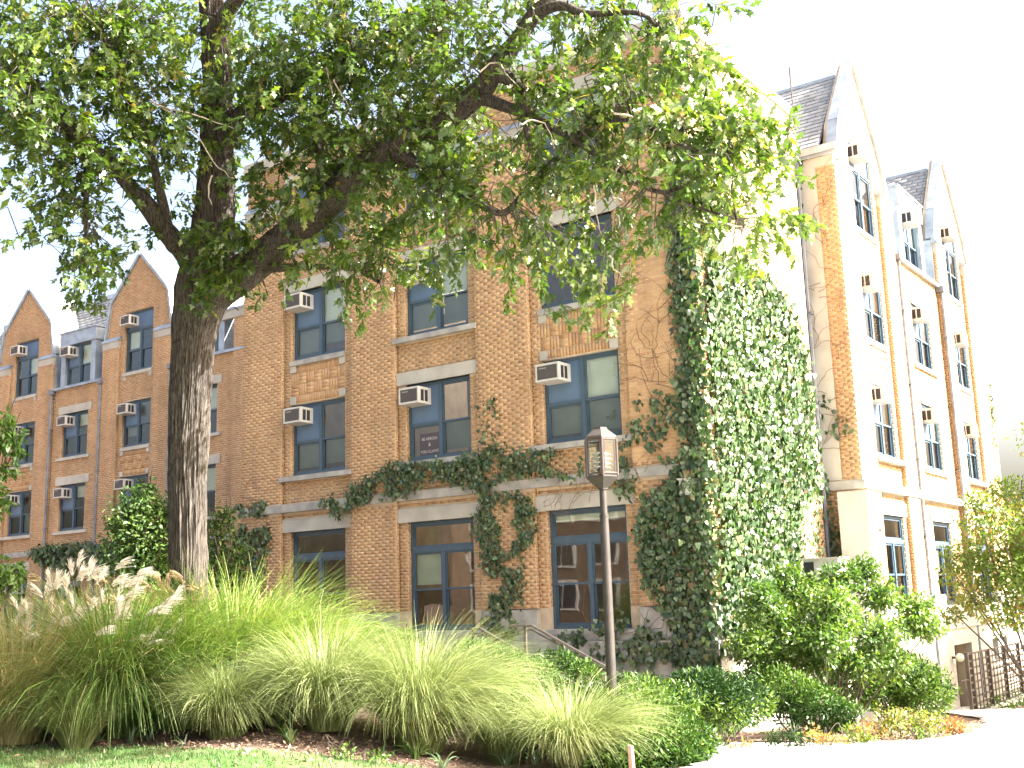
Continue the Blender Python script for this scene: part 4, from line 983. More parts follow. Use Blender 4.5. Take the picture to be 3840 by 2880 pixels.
def vines(root, ax, val, starts, n, step=.12, r=.006, updir=1):
    mb = MB()
    for st in starts:
        base = on_plane(st[0], st[1], ax, val)
        for _ in range(n):
            p = np.array((base[1-ax], base[2]))+rng.normal(0, .15, 2); a = math.pi/2*updir+random.gauss(0, .8); pts = []
            for i in range(random.randint(6, 16)):
                q = np.zeros(3); q[1-ax] = p[0]; q[2] = p[1]; q[ax] = val+(-.012 if ax == 1 else .012); pts.append(q)
                a += random.gauss(0, .45); p = p+step*np.array((math.cos(a), math.sin(a)))
            mb.tube(pts, list(np.linspace(r, r*.4, len(pts))), 4, cap=False)
    mb.build('stem', M['vine'], root)
r1 = ivy('ivy', 'dense ivy curtain over the sunlit corner wall of the building', [
    ([(2590, 560), (2650, 640), (2690, 900), (2705, 1050), (2660, 1100), (2600, 800)], 0, -1.45, 520, 0.2, .08),
    ([(2640, 980), (2700, 985), (2790, 985), (2880, 1050), (2950, 1150), (3020, 1400), (3055, 1700), (3065, 1850), (2995, 1895), (2985, 2100), (2990, 2450), (2700, 2450), (2690, 2000), (2660, 1500), (2635, 1100)], 0, -1.45, 620, 0.16, .10),
    ([(2520, 560), (2590, 560), (2640, 1100), (2665, 1500), (2690, 2000), (2705, 2500), (2590, 2520), (2530, 2350), (2430, 2200), (2385, 2000), (2420, 1850), (2530, 1790), (2565, 1700), (2550, 1500), (2560, 1300), (2530, 1150), (2512, 900)], 1, 0, 620, 0.25, .09),
    ([(3020, 1950), (3080, 1850), (3075, 2080), (3030, 2080)], 0, -1.45, 120, .3, .05)], 300)
vines(r1, 1, 0, [(2500, 1420), (2450, 1450), (2560, 1300), (2420, 1330), (2480, 1200)], 5)
r2 = ivy('ivy', 'loops of ivy on shaded brick right of the second-floor window', [([(2370, 1560), (2400, 1480), (2480, 1455), (2550, 1500), (2570, 1640), (2540, 1770), (2440, 1710), (2390, 1640), (2350, 1690), (2330, 1650)], 1, 0, 230, .75, .05), ([(2285, 1690), (2360, 1640), (2390, 1830), (2340, 1870), (2290, 1780)], 1, 0, 240, .5, .05)], 0, (.08, .13))
r3 = ivy('ivy', 'ivy trailing along the belt course above the ground-floor windows', [([(1205, 1885), (1400, 1785), (1460, 1735), (1600, 1735), (1750, 1700), (1860, 1680), (2000, 1690), (2150, 1690), (2200, 1740), (2160, 1790), (2000, 1770), (1880, 1800), (1840, 1850), (1700, 1810), (1620, 1790), (1540, 1850), (1450, 1860), (1300, 1905), (1280, 1940)], 1, -.05, 800, .6, .07), ([(1780, 1520), (1860, 1480), (1880, 1640), (1900, 1690), (1820, 1700)], 1, -.02, 160, .9, .03)], 0, (.06, .10))
vines(r3, 1, -.06, [(2100, 1900), (2200, 1870), (2050, 1890), (2420, 1790)], 5, .09)
r4 = ivy('ivy', 'column of ivy hanging between the middle and right ground-floor windows', [([(1800, 1850), (1960, 1850), (2020, 1920), (1980, 1960), (2030, 1990), (1960, 2060), (1960, 2250), (1930, 2420), (1830, 2430), (1800, 2300), (1830, 2150), (1780, 2000)], 1, 0, 750, .72, .05)], 0, (.055, .095))
r5 = ivy('ivy', 'wispy ivy left of the left ground-floor window at the corner', [([(870, 1900), (1000, 1880), (1015, 2010), (980, 2230), (890, 2240), (870, 2050)], 1, 0, 420, .7, .05)], 0, (.08, .13)); vines(r5, 1, 0, [(905, 1900), (960, 1880)], 4)
r6 = ivy('ivy', 'ivy creeping over the pale plinth stones under the right window', [([(2080, 2395), (2350, 2300), (2480, 2380), (2700, 2480), (2650, 2600), (2450, 2500), (2150, 2430)], 1, -.06, 420, .6, .05)], 0, (.08, .13)); vines(r6, 1, -.04, [(2400, 2400), (2450, 2330), (2300, 2420)], 6, .1)
r7 = ivy('ivy', 'band of ivy along the base of the left wing', [([(110, 2060), (250, 2035), (380, 2035), (620, 2050), (700, 2160), (560, 2150), (300, 2140), (150, 2110)], 1, 6.2, 260, .35, .1)], 0, (.12, .2))
r8 = ivy('ivy', 'thin ivy on the recessed wall beside the silver downspout', [([(3040, 1500), (3090, 1480), (3140, 1560), (3200, 1600), (3120, 1640), (3060, 1620)], 1, 6.27, 120, .9, .03), ([(3050, 1800), (3100, 1780), (3130, 2080), (3060, 2090)], 1, 6.25, 260, .3, .05), ([(3140, 1960), (3180, 1980), (3200, 2080), (3130, 2080)], 1, 6.25, 180, .5, .04), ([(2985, 600), (3010, 600), (3005, 800), (2990, 800)], 1, 6.27, 160, .4, .04)], 0, (.09, .14))
vines(r8, 1, 6.26, [(3060, 1700), (3080, 1500), (3050, 1300), (3060, 1100), (3100, 900), (3150, 1300), (3170, 1550), (3100, 750), (3180, 1150)], 5, .13, .007)
ivy('ivy', 'thin line of ivy at the far end of the sunlit wall', [([(3706, 1440), (3714, 1440), (3740, 1800), (3730, 1800)], 0, -.7, 90, .6, .03)], 0)

# ------------------------------------------------------------------ shrubs and small trees
def lobes_leaves(lobes, dens, shell=.35):
    """points in the outer part of ellipsoid lobes; outward normals"""
    PP = []; NN = []
    for c, r in lobes:
        r = np.array(r if hasattr(r, '__len__') else (r, r, r), float); n = int(dens*(r[0]*r[1]+r[1]*r[2]+r[0]*r[2])/3*12.6*.7)
        d = rng.normal(size=(n, 3)); d /= np.linalg.norm(d, axis=1)[:, None]; k = 1-np.abs(rng.normal(0, shell, n)); k = np.clip(k, .05, 1.08)
        k *= 1+.28*vnoise(d*2.6+np.array(c))
        PP.append(np.array(c)+d*r*k[:, None]); NN.append(d)
    return np.concatenate(PP), np.concatenate(NN)
def bush(name, label, cat, base, lobes, dens, leaf, mat, size, stems=6, droop=-.2, n_single=0, group=None, up=.6, stem_r=.02, shell=.35, clump=None, stem_mat='twig'):
    root = empty(name, base, label, cat, group)
    P, N_ = lobes_leaves(lobes, dens, shell)
    g = hgt(P[:, 0], P[:, 1]); k = P[:, 2] > g+.02; P, N_ = P[k], N_[k]; n = len(P)
    t = N_*.6+rng.normal(size=(n, 3))*.6+np.array((0, 0, droop)); nrm = N_*.4+rng.normal(size=(n, 3))*.5+np.array((0, 0, up))
    tone = np.clip((.5+.5*vnoise(P, 1.6))*.6+rng.random(n)*.4, 0, 1)
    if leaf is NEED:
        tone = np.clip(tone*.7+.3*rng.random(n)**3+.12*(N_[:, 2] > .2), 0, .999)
    leafy(root, leaf, P, basis(t, nrm), rng.uniform(size[0], size[1], n), mat, n_single=n_single, tone=tone)
    mb = MB()
    for c, r in lobes:
        rr = np.array(r if hasattr(r, '__len__') else (r, r, r))
        for _ in range(max(1, stems//len(lobes)+1)):
            e = np.array(c)+rng.normal(size=3)*rr*.22; b0 = np.array(base)+np.array((random.gauss(0, .12), random.gauss(0, .12), 0)); m_ = (e+b0)/2+rng.normal(size=3)*.12+np.array((0, 0, .1))
            A, B = spline([b0, m_, e, e+(e-m_)*.18+rng.normal(size=3)*.05], [stem_r, stem_r*.75, stem_r*.45, stem_r*.15], 4); mb.tube(A, B, 6)
    mb.build('stem', M[stem_mat], root, sm=True)
    return root
def gz(p, dz=0): return np.array((p[0], p[1], ground(p[0], p[1])+dz))
# big dogwood-like shrub at right
db = gz(at(3150, 2600, 19.5)); 
lb = [at(2880, 2300, 19.2), at(2830, 2420, 18.8), at(3000, 2230, 19.6), at(3150, 2170, 20), at(3300, 2230, 20), at(3420, 2330, 19.8), at(3140, 2330, 18.9), at(2980, 2380, 18.8), at(3300, 2380, 19.2), at(3440, 2270, 20), at(3240, 2130, 20.2), at(3060, 2460, 19), at(3220, 2480, 19), at(2860, 2230, 19.4), at(2900, 2500, 18.9), at(3330, 2480, 19.4), at(3100, 2400, 18.4), at(3480, 2360, 19.6), at(2960, 2150, 19.8), at(3130, 2250, 18.8)]
lr = [.5, .45, .5, .42, .42, .36, .5, .5, .45, .32, .3, .5, .42, .3, .4, .4, .4, .28, .25, .35]
bush('leafy_shrub', 'large light green layered shrub in front of the sunlit corner', 'shrub', db, [(c, (r, r, r*.72)) for c, r in zip(lb, lr)], 900, OVAL2, M['dog'], (.07, .12), stems=12, n_single=300, stem_r=.018, shell=.45)
# right edge tree
tb = gz(at(3960, 2640, 24)); rt = [((4080, 1900), 1.3), ((4150, 2150), 1.3), ((4050, 1600), 1.2), ((4300, 1950), 1.5), ((4300, 2300), 1.2), ((4450, 1650), 1.4), ((3790, 1850), .55), ((3700, 1960), .6), ((3830, 1960), .7), ((3620, 2080), .55), ((3740, 2120), .75), ((3860, 2150), .8), ((3640, 2240), .5), ((3780, 2290), .7), ((3880, 2250), .6), ((3580, 2160), .35), ((3560, 2310), .3), ((3960, 2050), 1.0), ((3660, 1870), .3)]
bush('small_tree', 'olive green small tree with orange tinged leaves at right edge', 'tree', tb, [(at(u, v, 23.5+random.uniform(-.5, .8)), (r, r, r*.7)) for (u, v), r in rt], 300, OVAL2, M['autumn'], (.08, .13), stems=14, stem_r=.03)
q = np.array((6.2, 16.2, ground(6.2, 16.2))); bush('unseen_tree', 'unseen tree beyond the right edge, placed to dapple the stone base with shade', 'tree', q, [(q+np.array(o_), (r, r, r*.8)) for o_, r in (((0, 0, 6.3), 2.2), ((-1.6, .8, 5.4), 1.5), ((1.2, -1.6, 5.6), 1.7), ((-.6, -1.9, 5.1), 1.4), ((.5, 2.0, 5.2), 1.6), ((-2.1, -1, 6.0), 1.2), ((1.2, 3.6, 5.4), 1.5), ((2.6, -3.8, 5.2), 1.4), ((.5, -4.4, 5.0), 1.3), ((-.5, -3.2, 6.1), 1.4), ((.6, -.8, 6.8), 1.4), ((-.8, -4.8, 5.9), 1.2), ((0, 1.5, 6.8), 1.5), ((-.4, -6.2, 4.9), 1.3), ((1.5, -8, 5.0), 1.2))], 150, OVAL2, M['autumn'], (.13, .2), stems=14, stem_r=.09)  # wholly out of view; put here to shade the stone base and door alcove
# small tree left of the trunk, against the left wing
p0 = gz(at(530, 2250, 24)); bush('small_tree', 'dense dark green small tree left of the oak trunk', 'tree', p0, [(at(u, v, 24), (r, r, r)) for u, v, r in ((500, 1920, .6), (560, 2000, .8), (510, 2100, .8), (600, 2120, .8), (540, 1880, .4), (620, 1960, .5), (460, 2010, .45), (580, 2200, .7), (450, 1960, .25), (640, 1900, .3), (560, 1830, .2))], 230, OVAL2, M['darkleaf'], (.09, .14), stems=8, stem_r=.03, shell=.55)
p0 = gz(at(830, 2250, 24)); bush('evergreen_shrub', 'dark shrub just right of the oak trunk by the wall', 'shrub', p0, [(at(u, v, 24.2), (r, r, r)) for u, v, r in ((810, 1960, .4), (820, 2050, .6), (840, 2150, .7), (800, 2200, .7), (860, 2230, .6), (850, 1930, .2))], 260, OVAL2, M['darkleaf'], (.08, .13), stems=6, stem_r=.03, shell=.55)
# leaves hanging in at the left edge
p0 = gz(at(-260, 2500, 15)); bush('small_tree', 'pale leafy branches reaching in at the left edge', 'tree', p0, [(at(u, v, 15), (r, r, r*.8)) for u, v, r in ((20, 1570, .14), (40, 1640, .2), (10, 1760, .18), (60, 1690, .12), (20, 2130, .22), (60, 2170, .12), (-40, 2200, .3), (-80, 1650, .35), (-150, 1900, .6), (-60, 1800, .2))], 380, OVAL2, M['dog'], (.09, .14), stems=8, stem_r=.02, up=.2, droop=-.8)
# evergreen yews along the bank
YG = 'spreading evergreen shrubs on the bank'
yews = [('below the handrail beside the lamp post', [(2050, 2640, 15.6, .5), (1930, 2610, 15.8, .48), (2180, 2680, 15.4, .5), (1840, 2540, 16.4, .45), (2080, 2700, 15, .5), (1960, 2700, 15, .45)], ),
        ('just behind the stair top between the handrails', [(2110, 2500, 17.8, .3), (2190, 2540, 17.6, .3), (2050, 2500, 17.8, .28)]),
        ('in front of the nearer handrail left of the stairs', [(1850, 2500, 17, .4), (1930, 2520, 16.8, .35), (1780, 2470, 17.3, .35), (2010, 2530, 16.8, .3)]),
        ('right of the lamp post foot', [(2400, 2620, 15.6, .42), (2330, 2620, 15.8, .38), (2480, 2650, 15.5, .4), (2350, 2680, 15, .4), (2540, 2640, 16, .35)]),
        ('nearest the path edge, largest', [(2400, 2730, 14.2, .5), (2300, 2790, 13.9, .5), (2500, 2760, 14, .45), (2580, 2800, 13.8, .35), (2430, 2850, 13.6, .55), (2280, 2700, 14.4, .45), (2320, 2880, 13.4, .45), (2520, 2840, 13.6, .4), (2400, 2640, 14.6, .4)]),
        ('between the handrail end and the mulch', [(2640, 2600, 16.8, .5), (2720, 2650, 16.6, .42), (2800, 2630, 17, .4), (2580, 2580, 17, .3)]),
        ('in the shade under the light green shrub', [(2950, 2600, 18, .5), (3060, 2650, 17.6, .45), (2860, 2580, 18.4, .45), (3150, 2680, 17.6, .3)]),
        ('against the pale wall right of the big shrub', [(3400, 2540, 20.8, .6), (3300, 2580, 20.6, .5), (3460, 2600, 20.4, .5), (3200, 2570, 20.4, .5)]),
        ('under the middle ground-floor window behind the tall grass', [(1500, 2420, 18, .3), (1400, 2430, 18, .35), (1330, 2420, 18.2, .25), (1250, 2440, 18.3, .35)])]
for lab, lo in yews:
    c0 = np.mean([at(u, v, d) for u, v, d, r in lo], 0)
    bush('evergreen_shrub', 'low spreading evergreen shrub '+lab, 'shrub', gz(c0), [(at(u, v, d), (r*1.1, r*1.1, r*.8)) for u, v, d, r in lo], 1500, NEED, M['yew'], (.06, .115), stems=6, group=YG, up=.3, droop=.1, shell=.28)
# low autumn shrubs
low = [('yellow green low shrub with orange tips near the mulch point', [(3340, 2650, 17.4, .35), (3420, 2620, 17.6, .3), (3480, 2680, 17.3, .3)], 'autumn'), ('orange red low shrub at the tip of the planting bed', [(3570, 2690, 17.8, .22), (3540, 2650, 18, .2), (3600, 2715, 17.7, .15)], 'orange'),
       ('small orange shrub below the large green shrub', [(3260, 2620, 17.6, .2), (3230, 2680, 17.2, .2), (3290, 2590, 17.8, .15)], 'orange'), ('sprawling low shrub with orange twigs on the mulch', [(3100, 2760, 16, .15), (3050, 2720, 16.2, .2), (3150, 2770, 15.9, .12)], 'orange'),
       ('fresh green low shrub at the mulch edge, leftmost', [(2960, 2740, 16, .25), (2900, 2720, 16.3, .2), (3010, 2755, 16, .15)], 'yew'), ('yellow green low shrub in the middle of the bed', [(3200, 2740, 16.3, .22), (3260, 2760, 16.1, .15)], 'autumn'), ('small reddish seedling beside the path edge shrubs', [(2790, 2600, 16.2, .12), (2740, 2630, 16, .1)], 'orange'), ('tiny green ground plant at the foot of the bed', [(3460, 2750, 16.4, .15)], 'dog')]
for lab, lo, mt in low:
    c0 = np.mean([at(u, v, d) for u, v, d, r in lo], 0)
    bush('low_shrub', lab, 'shrub', gz(c0), [(gz(at(u, v, d), r*.75), (r, r, r*.8)) for u, v, d, r in lo], 600, DIAM, M[mt], (.045, .08), stems=8, group='low shrubs in the mulch bed', stem_r=.008, shell=.5)
# ground cover on the far bank beyond the path
P = []
for _ in range(9000):
    u, v = random.uniform(3660, 4100), random.uniform(2560, 2665); P.append((u, v))
gc = []
P = np.array([p_ for p_ in P if p_[0] > 3715 and p_[1] > 2655-(p_[0]-3715)*.8][:3600]); gc = on_ground_many(P[:, 0], P[:, 1])+np.stack([rng.normal(0, .1, len(P)), rng.normal(0, .1, len(P)), np.abs(rng.normal(.1, .12, len(P)))], 1)
gc = np.array(gc); n = len(gc)
root = empty('ground_cover', gz(gc.mean(0)), 'green ground cover plants below the grid fence at right', 'plant'); leafy(root, DIAM, gc, quat_mats(n), rng.uniform(.08, .14, n), M['dog'])

# ------------------------------------------------------------------ grasses
def blades(base, n, hgt_, spread, wid, arch, seg=5, base_r=.14, curl=1.0, lean=(0, 0)):
    """arching strips; returns verts, quads, tone"""
    az = rng.uniform(0, 2*math.pi, n); rb = np.sqrt(rng.random(n))*base_r; L = hgt_*1.18*rng.uniform(.55, 1.05, n)
    B = np.stack([base[0]+rb*np.cos(az), base[1]+rb*np.sin(az)], 1); az = az+rng.normal(0, .4, n)
    dx, dy = np.cos(az), np.sin(az); sx, sy = -dy, dx; tone = rng.random(n); tw = rng.uniform(-.8, .8, n)
    k_ = spread/max(hgt_, .1); th0 = np.clip(rng.uniform(0, 1, n)**.75*.95*k_, 0, 1.25); kap = rng.uniform(.5, 1.5, n)*(.4+arch*1.3)+.35*th0
    V = np.zeros((n, seg+1, 2, 3)); r = np.zeros(n); z = np.zeros(n)
    for i in range(seg+1):
        t = i/seg
        if i:
            th = np.minimum(th0+kap*((i-.5)/seg)**1.6, 2.5); r = r+np.sin(th)*L/seg; z = z+np.cos(th)*L/seg
        x = B[:, 0]+dx*r+lean[0]*t*t; y = B[:, 1]+dy*r+lean[1]*t*t; w = wid*(1-t*.9)*rng.uniform(.8, 1.2, n); zz = np.maximum(base[2]+z, base[2]-.12+.02*rng.random(n))
        for k, sg in enumerate((-1, 1)):
            V[:, i, k, 0] = x+sg*sx*w; V[:, i, k, 1] = y+sg*sy*w; V[:, i, k, 2] = zz+sg*w*tw
    idx = np.arange(n*(seg+1)*2).reshape(n, seg+1, 2)
    F = np.stack([idx[:, :-1, 0], idx[:, :-1, 1], idx[:, 1:, 1], idx[:, 1:, 0]], 3).reshape(-1, 4) if False else np.stack([idx[:, :-1, 0], idx[:, :-1, 1], idx[:, 1:, 1], idx[:, 1:, 0]], -1).reshape(-1, 4)
    return V.reshape(-1, 3), F, np.repeat(tone, seg)
def clump(lab, uv, d, n, h, spread, wid, mat, arch=.45, group='arching ornamental grass clumps', base_r=.16, lean=(0, 0), seg=6, cat='ornamental grass'):
    p = gz(at(uv[0], uv[1], d)); root = empty('grass_clump', p, lab, cat, group)
    V, F, t = blades(p, n, h, spread, wid, arch, seg=seg, base_r=base_r, lean=lean)
    o = link('blades', np_mesh('blades', V, F, t), M[mat], root); o['kind'] = 'stuff'
    return root, p
clump('fine green grass clump at far left front, half tan', (290, 2690), 14.6, 2100, 1.15, .75, .0046, 'fine', lean=(-.1, .1))
clump('fine pale grass clump right of the shaded hollow, front row', (850, 2710), 14.7, 5200, 1.2, .78, .0048, 'fine', arch=.8, base_r=.22, lean=(.14, .1))
clump('fine pale grass clump second in the front row, left of centre', (1230, 2750), 14.7, 5800, 1.5, .9, .0048, 'fine', arch=.8, base_r=.24, lean=(.14, .1))
clump('largest fine grass mound in the middle of the front row', (1580, 2770), 14.5, 6800, 1.75, 1.0, .0048, 'fine', arch=.8, lean=(.18, .12), base_r=.26)
clump('slim fine grass clump left of the lamp post, behind', (1890, 2800), 14.6, 2600, 1.15, .65, .0046, 'fine', arch=.8, lean=(.14, .1))
clump('fine grass clump directly in front of the lamp post foot', (2150, 2840), 13.5, 3600, 1.18, .75, .0044, 'fine', arch=.8, base_r=.2, lean=(.14, .1))
clump('fine grass filling between the first two front mounds', (1050, 2700), 15.6, 2600, 1.3, .8, .0048, 'fine', arch=.8, lean=(.14, .1))
r_, pm1 = clump('big dark green plume grass at left with silvery plumes', (430, 2600), 15.8, 5200, 2.3, 1.75, .0105, 'misc', arch=.75, base_r=.5)
clump('tan streaked dry grass clump at the left edge', (60, 2640), 15, 3600, 2.0, 1.2, .0055, 'dry', base_r=.35)
r2_, pm2 = clump('bright yellow green tall grass behind the front mounds', (880, 2560), 17.0, 5200, 2.2, 1.6, .0120, 'bright', base_r=.6, arch=.5)
r3_, pm3 = clump('bright green grass at the foot of the oak trunk', (690, 2560), 16.2, 3400, 2.0, 1.3, .0105, 'bright', base_r=.4)
clump('yellow tinged grass at the right end of the back row', (1130, 2560), 16.8, 3200, 1.6, 1.2, .0110, 'bright', base_r=.5)
clump('blue green grass behind the plumes at far left', (160, 2500), 16.8, 3400, 2.0, 1.3, .0065, 'misc', base_r=.45)
def plume(p, d, L, droop, nstr, mat_t):
    """feathery head: many thin strips drooping to one side"""
    V = []; F = []; T_ = []
    d = np.array(d)/np.linalg.norm(d)
    for i in range(nstr):
        s = i/nstr; o0 = p+d*L*.55*s+rng.normal(size=3)*.008; dirn = d*.9+rng.normal(size=3)*.13+np.array(droop)*.4; dirn /= np.linalg.norm(dirn); l = L*random.uniform(.45, .7)*(1-.3*s)
        sd_ = np.cross(dirn, rng.normal(size=3)); sd_ /= np.linalg.norm(sd_); b = len(V)
        for j, t in enumerate((0, .35, .7, 1)):
            q = o0+dirn*l*t+np.array(droop)*l*.45*t*t; w = .0065*(1-.75*t); V.append(q-sd_*w); V.append(q+sd_*w)
        for j in range(3): F.append((b+2*j, b+2*j+1, b+2*j+3, b+2*j+2)); T_.append(s*.5+random.random()*.5)
    return V, F, T_
def plumes(root, specs, mat):
    for (u, v, d, L, dx) in specs:
        tip = at(u, v, d); base = root.location; st = np.array((base[0]+(tip[0]-base[0])*.35, base[1]+(tip[1]-base[1])*.35, base[2]+.2))
        mb = MB(); m1 = (st+tip)/2+np.array((0, 0, .15)); A, B = spline([st, m1, tip], [.004, .0035, .003], 4); mb.tube(A, B, 4, cap=False)
        L *= .92; dr = np.array((RT*dx+np.array((0, 0, -.35)))); V, F, T_ = plume(np.array(tip), (tip-m1)*.8+RT*dx*.6, L, dr, 46, 0)
        o = link('plume', np_mesh('plume', V, F, T_), mat, root); mb.build('stalk', M['dry'], root)
sp1 = [(random.uniform(60, 650), 0, 0, 0, 0) for _ in range(50)]
sp1 = [(u, random.uniform(2160, 2400)+abs(u-380)*.15, random.uniform(14.6, 15.8), random.uniform(.28, .42), random.uniform(.1, .9)) for u, *_ in sp1]+[(290, 2130, 15.6, .36, .4), (270, 2160, 15.6, .34, .1), (430, 2140, 15.6, .34, .8), (500, 2170, 15.6, .34, .9), (360, 2190, 15.4, .36, .5), (250, 2230, 15.4, .36, .2), (160, 2240, 15.5, .34, -.2), (470, 2240, 15.2, .34, .8), (560, 2300, 15.2, .34, 1), (330, 2160, 15.8, .36, .3)]
plumes(r_, sp1, M['plume'])
sp2 = [(random.uniform(-20, 620), random.uniform(2170, 2330), 16.6, random.uniform(.2, .32), random.uniform(-1, 1)) for _ in range(20)]
sp2 += [(random.uniform(520, 780), random.uniform(2180, 2280), 16.4, .3, random.uniform(-1, 1)) for _ in range(16)]
plumes(r3_, sp2, M['plume2'])
# iris and strap-leaved plants in front
def strap(lab, u, v, n=9, h=.35, spread=.22, mat='hosta', wid=.017):
    p = gz(on_ground(u, v)); root = empty('iris_plant', p, lab, 'plant', 'strap-leaved plants along the lawn edge'); V, F, t = blades(p, n, h, spread, wid, .6, seg=5, base_r=.04)
    me = MB()
    idx = np.arange(len(V)).reshape(n, -1)
    for i in range(n):
        vi = V[idx[i]]; k = len(vi)//2; o = link('leaf', np_mesh('leaf', vi, [(2*j, 2*j+1, 2*j+3, 2*j+2) for j in range(k-1)], [t[i*5]]*(k-1)), M[mat], root)
for i, (lab, u, v, n, h) in enumerate([('pale strap-leaved plant at the far left lawn edge', 70, 2760, 9, .5), ('tiny blue green plant beside the far left clump', 290, 2770, 6, .22), ('upright pale iris left of the shaded hollow', 370, 2780, 7, .34), ('tall pale iris in front of the dark hollow', 415, 2770, 10, .5), ('wide drooping iris under the hollow', 490, 2790, 8, .3), ('low broad-leaved plant right of the hollow', 560, 2775, 8, .3), ('small broad-leaved plant before the first pale mound', 690, 2795, 6, .16), ('arching green strap plant under the second mound', 1090, 2790, 14, .38), ('green strap tuft between the two largest mounds', 1440, 2845, 10, .25), ('dark green strap plant under the largest mound', 1560, 2850, 18, .38), ('white-edged arching plant at the bottom centre', 1660, 2880, 12, .3), ('white-edged plant right of bottom centre', 1900, 2875, 16, .36), ('small strap plant at the foot of the last mound', 2010, 2870, 9, .3), ('single upright green tuft near the hollow', 600, 2740, 6, .4)]): strap(lab, u, v, n, h, mat='hosta' if i not in (7, 8, 9) else 'misc')
def small_green(lab, u, v, r=.16):
    q = on_ground(u, v); bush('ground_plant', lab, 'plant', gz(q), [(gz(q, r*.5), (r, r, r*.6))], 500, OVAL2, M['dog'], (.05, .08), stems=3, stem_r=.004, group='small leafy plants along the lawn edge', shell=.5)
for lab, u, v in (('bright leafy plant at the foot of the far left clump', 160, 2740), ('bright yellow green leafy plant left of the iris', 330, 2755), ('broad bright leaves at the lawn edge under the second mound', 1290, 2850), ('upright green seedling on the lawn edge', 1410, 2865), ('bright leafy plant behind the pale iris', 480, 2745)): small_green(lab, u, v)

# lawn blades and mulch
n = 42000; LP = np.array(lawn_poly); xy = rng.uniform((-15, -15), (3, -8.0), (n*2, 2)); k = in_poly(LP, xy[:, 0], xy[:, 1]); xy = xy[k][:n]; 
D = np.stack([xy[:, 0]-CAM[0], xy[:, 1]-CAM[1]], 1)@FW[:2]; xy = xy[(D > 9.5)]; n = len(xy)
nzv = vnoise(np.column_stack([xy, xy[:, 0]*0+3]), 1.1)*.5; keep = rng.random(n) < np.clip(.75+nzv*1.3, .12, 1); xy = xy[keep]; n = len(xy)
T = np.stack([xy[:, 0], xy[:, 1], hgt(xy[:, 0], xy[:, 1])+.012], 1); t = rng.normal(size=(n, 3))*.45+np.array((0, 0, 1.0)); V, F = bake((np.array([(-.09, 0, 0), (.09, 0, 0), (0, 1, .2)]), np.array([(0, 1, 2)])), T, basis(t, rng.normal(size=(n, 3))), rng.uniform(.04, .075, n))
o = link('grass', np_mesh('grass', V, F, rng.random(n)), M['lawnblade']); o['kind'] = 'stuff'; tag(o, 'short mown lawn grass at the lower left', 'grass')
def scatter_chips(name, polys, n, label, mat, size):
    out = []
    for P in polys:
        u = rng.uniform(min(p[0] for p in P), max(p[0] for p in P), n*3); v = rng.uniform(min(p[1] for p in P), max(p[1] for p in P), n*3); k = in_poly(P, u, v); out += list(on_ground_many(u[k][:n], v[k][:n]))
    T = np.array(out)+np.array((0, 0, .012 if name != 'path_litter' else .06)); m = len(T); V, F = bake(DIAM, T, basis(rng.normal(size=(m, 3))*np.array((1, 1, .25)), rng.normal(size=(m, 3))*.4+np.array((0, 0, 1))), rng.uniform(*size, m))
    o = link(name, np_mesh(name, V, F, np.repeat(rng.random(m), 2)), mat); o['kind'] = 'stuff'; tag(o, label, 'mulch')
scatter_chips('mulch', [[(0, 2700), (700, 2700), (1400, 2780), (1900, 2880), (1500, 2880), (960, 2819), (0, 2796)], [(2640, 2810), (2660, 2700), (3300, 2700), (3740, 2700), (3700, 2745), (3473, 2785), (3061, 2798)]], 4500, 'loose bark mulch and fallen leaves in the planting beds', M['mulchchip'], (.03, .085))
chips = [[(0, 2790), (960, 2815), (1600, 2880), (0, 2880)]]
scatter_chips('fallen_leaves', chips, 240, 'brown fallen leaves scattered on the lawn', M['mulchchip'], (.05, .11))

scatter_chips('path_litter', [[(2650, 2815), (3700, 2790), (3840, 2690), (3840, 2880), (2620, 2880)]], 26, 'few small dry leaves lying on the pale path', M['mulchchip'], (.03, .06))
# ------------------------------------------------------------------ lamp post
lp = gz(at(2285, 1700, 15.0)); LZ = lambda v: CAM[2]+0  # lantern heights by the same line of sight
k15 = 15.0/FPX
zt = float(at(2255, 1600, 15)[2]); zc = float(at(2255, 1636, 15)[2]); zb = float(at(2260, 1793, 15)[2]); zn = float(at(2265, 1833, 15)[2])
cx, cy = float(at(2255, 1715, 15)[0]), float(at(2255, 1715, 15)[1]); bx_, by_ = cx, cy
LAMP = empty('street_lamp', (bx_, by_, ground(bx_, by_)), 'brown metal lamp post with six-sided glass lantern before the brick front', 'street lamp')
mb = MB(); mb.tube([(cx, cy, ground(cx, cy)-.2), (cx, cy, 2.2), (cx, cy, zn-.35)], [.068, .062, .058], 20); mb.tube([(cx, cy, zn-.36), (cx, cy, zn+.02)], .048, 20); mb.tube([(cx, cy, zn-.38), (cx, cy, zn-.35)], .062, 20); mb.tube([(cx, cy, ground(cx, cy)-.1), (cx, cy, ground(cx, cy)+.12)], .12, 20); mb.build('post', M['post'], LAMP, sm=False)
RL = .235; a0 = math.atan2(CAM[1]-cy, CAM[0]-cx)+.06
ring = lambda r, z, o=0: [(cx+r*math.cos(a0+i*math.pi/3+o), cy+r*math.sin(a0+i*math.pi/3+o), z) for i in range(6)]
def loft(mb, rings):
    b = len(mb.V)
    for R_ in rings: mb.V += R_
    for i in range(len(rings)-1):
        for j in range(6): k = (j+1) % 6; mb.F.append((b+i*6+j, b+i*6+k, b+(i+1)*6+k, b+(i+1)*6+j))
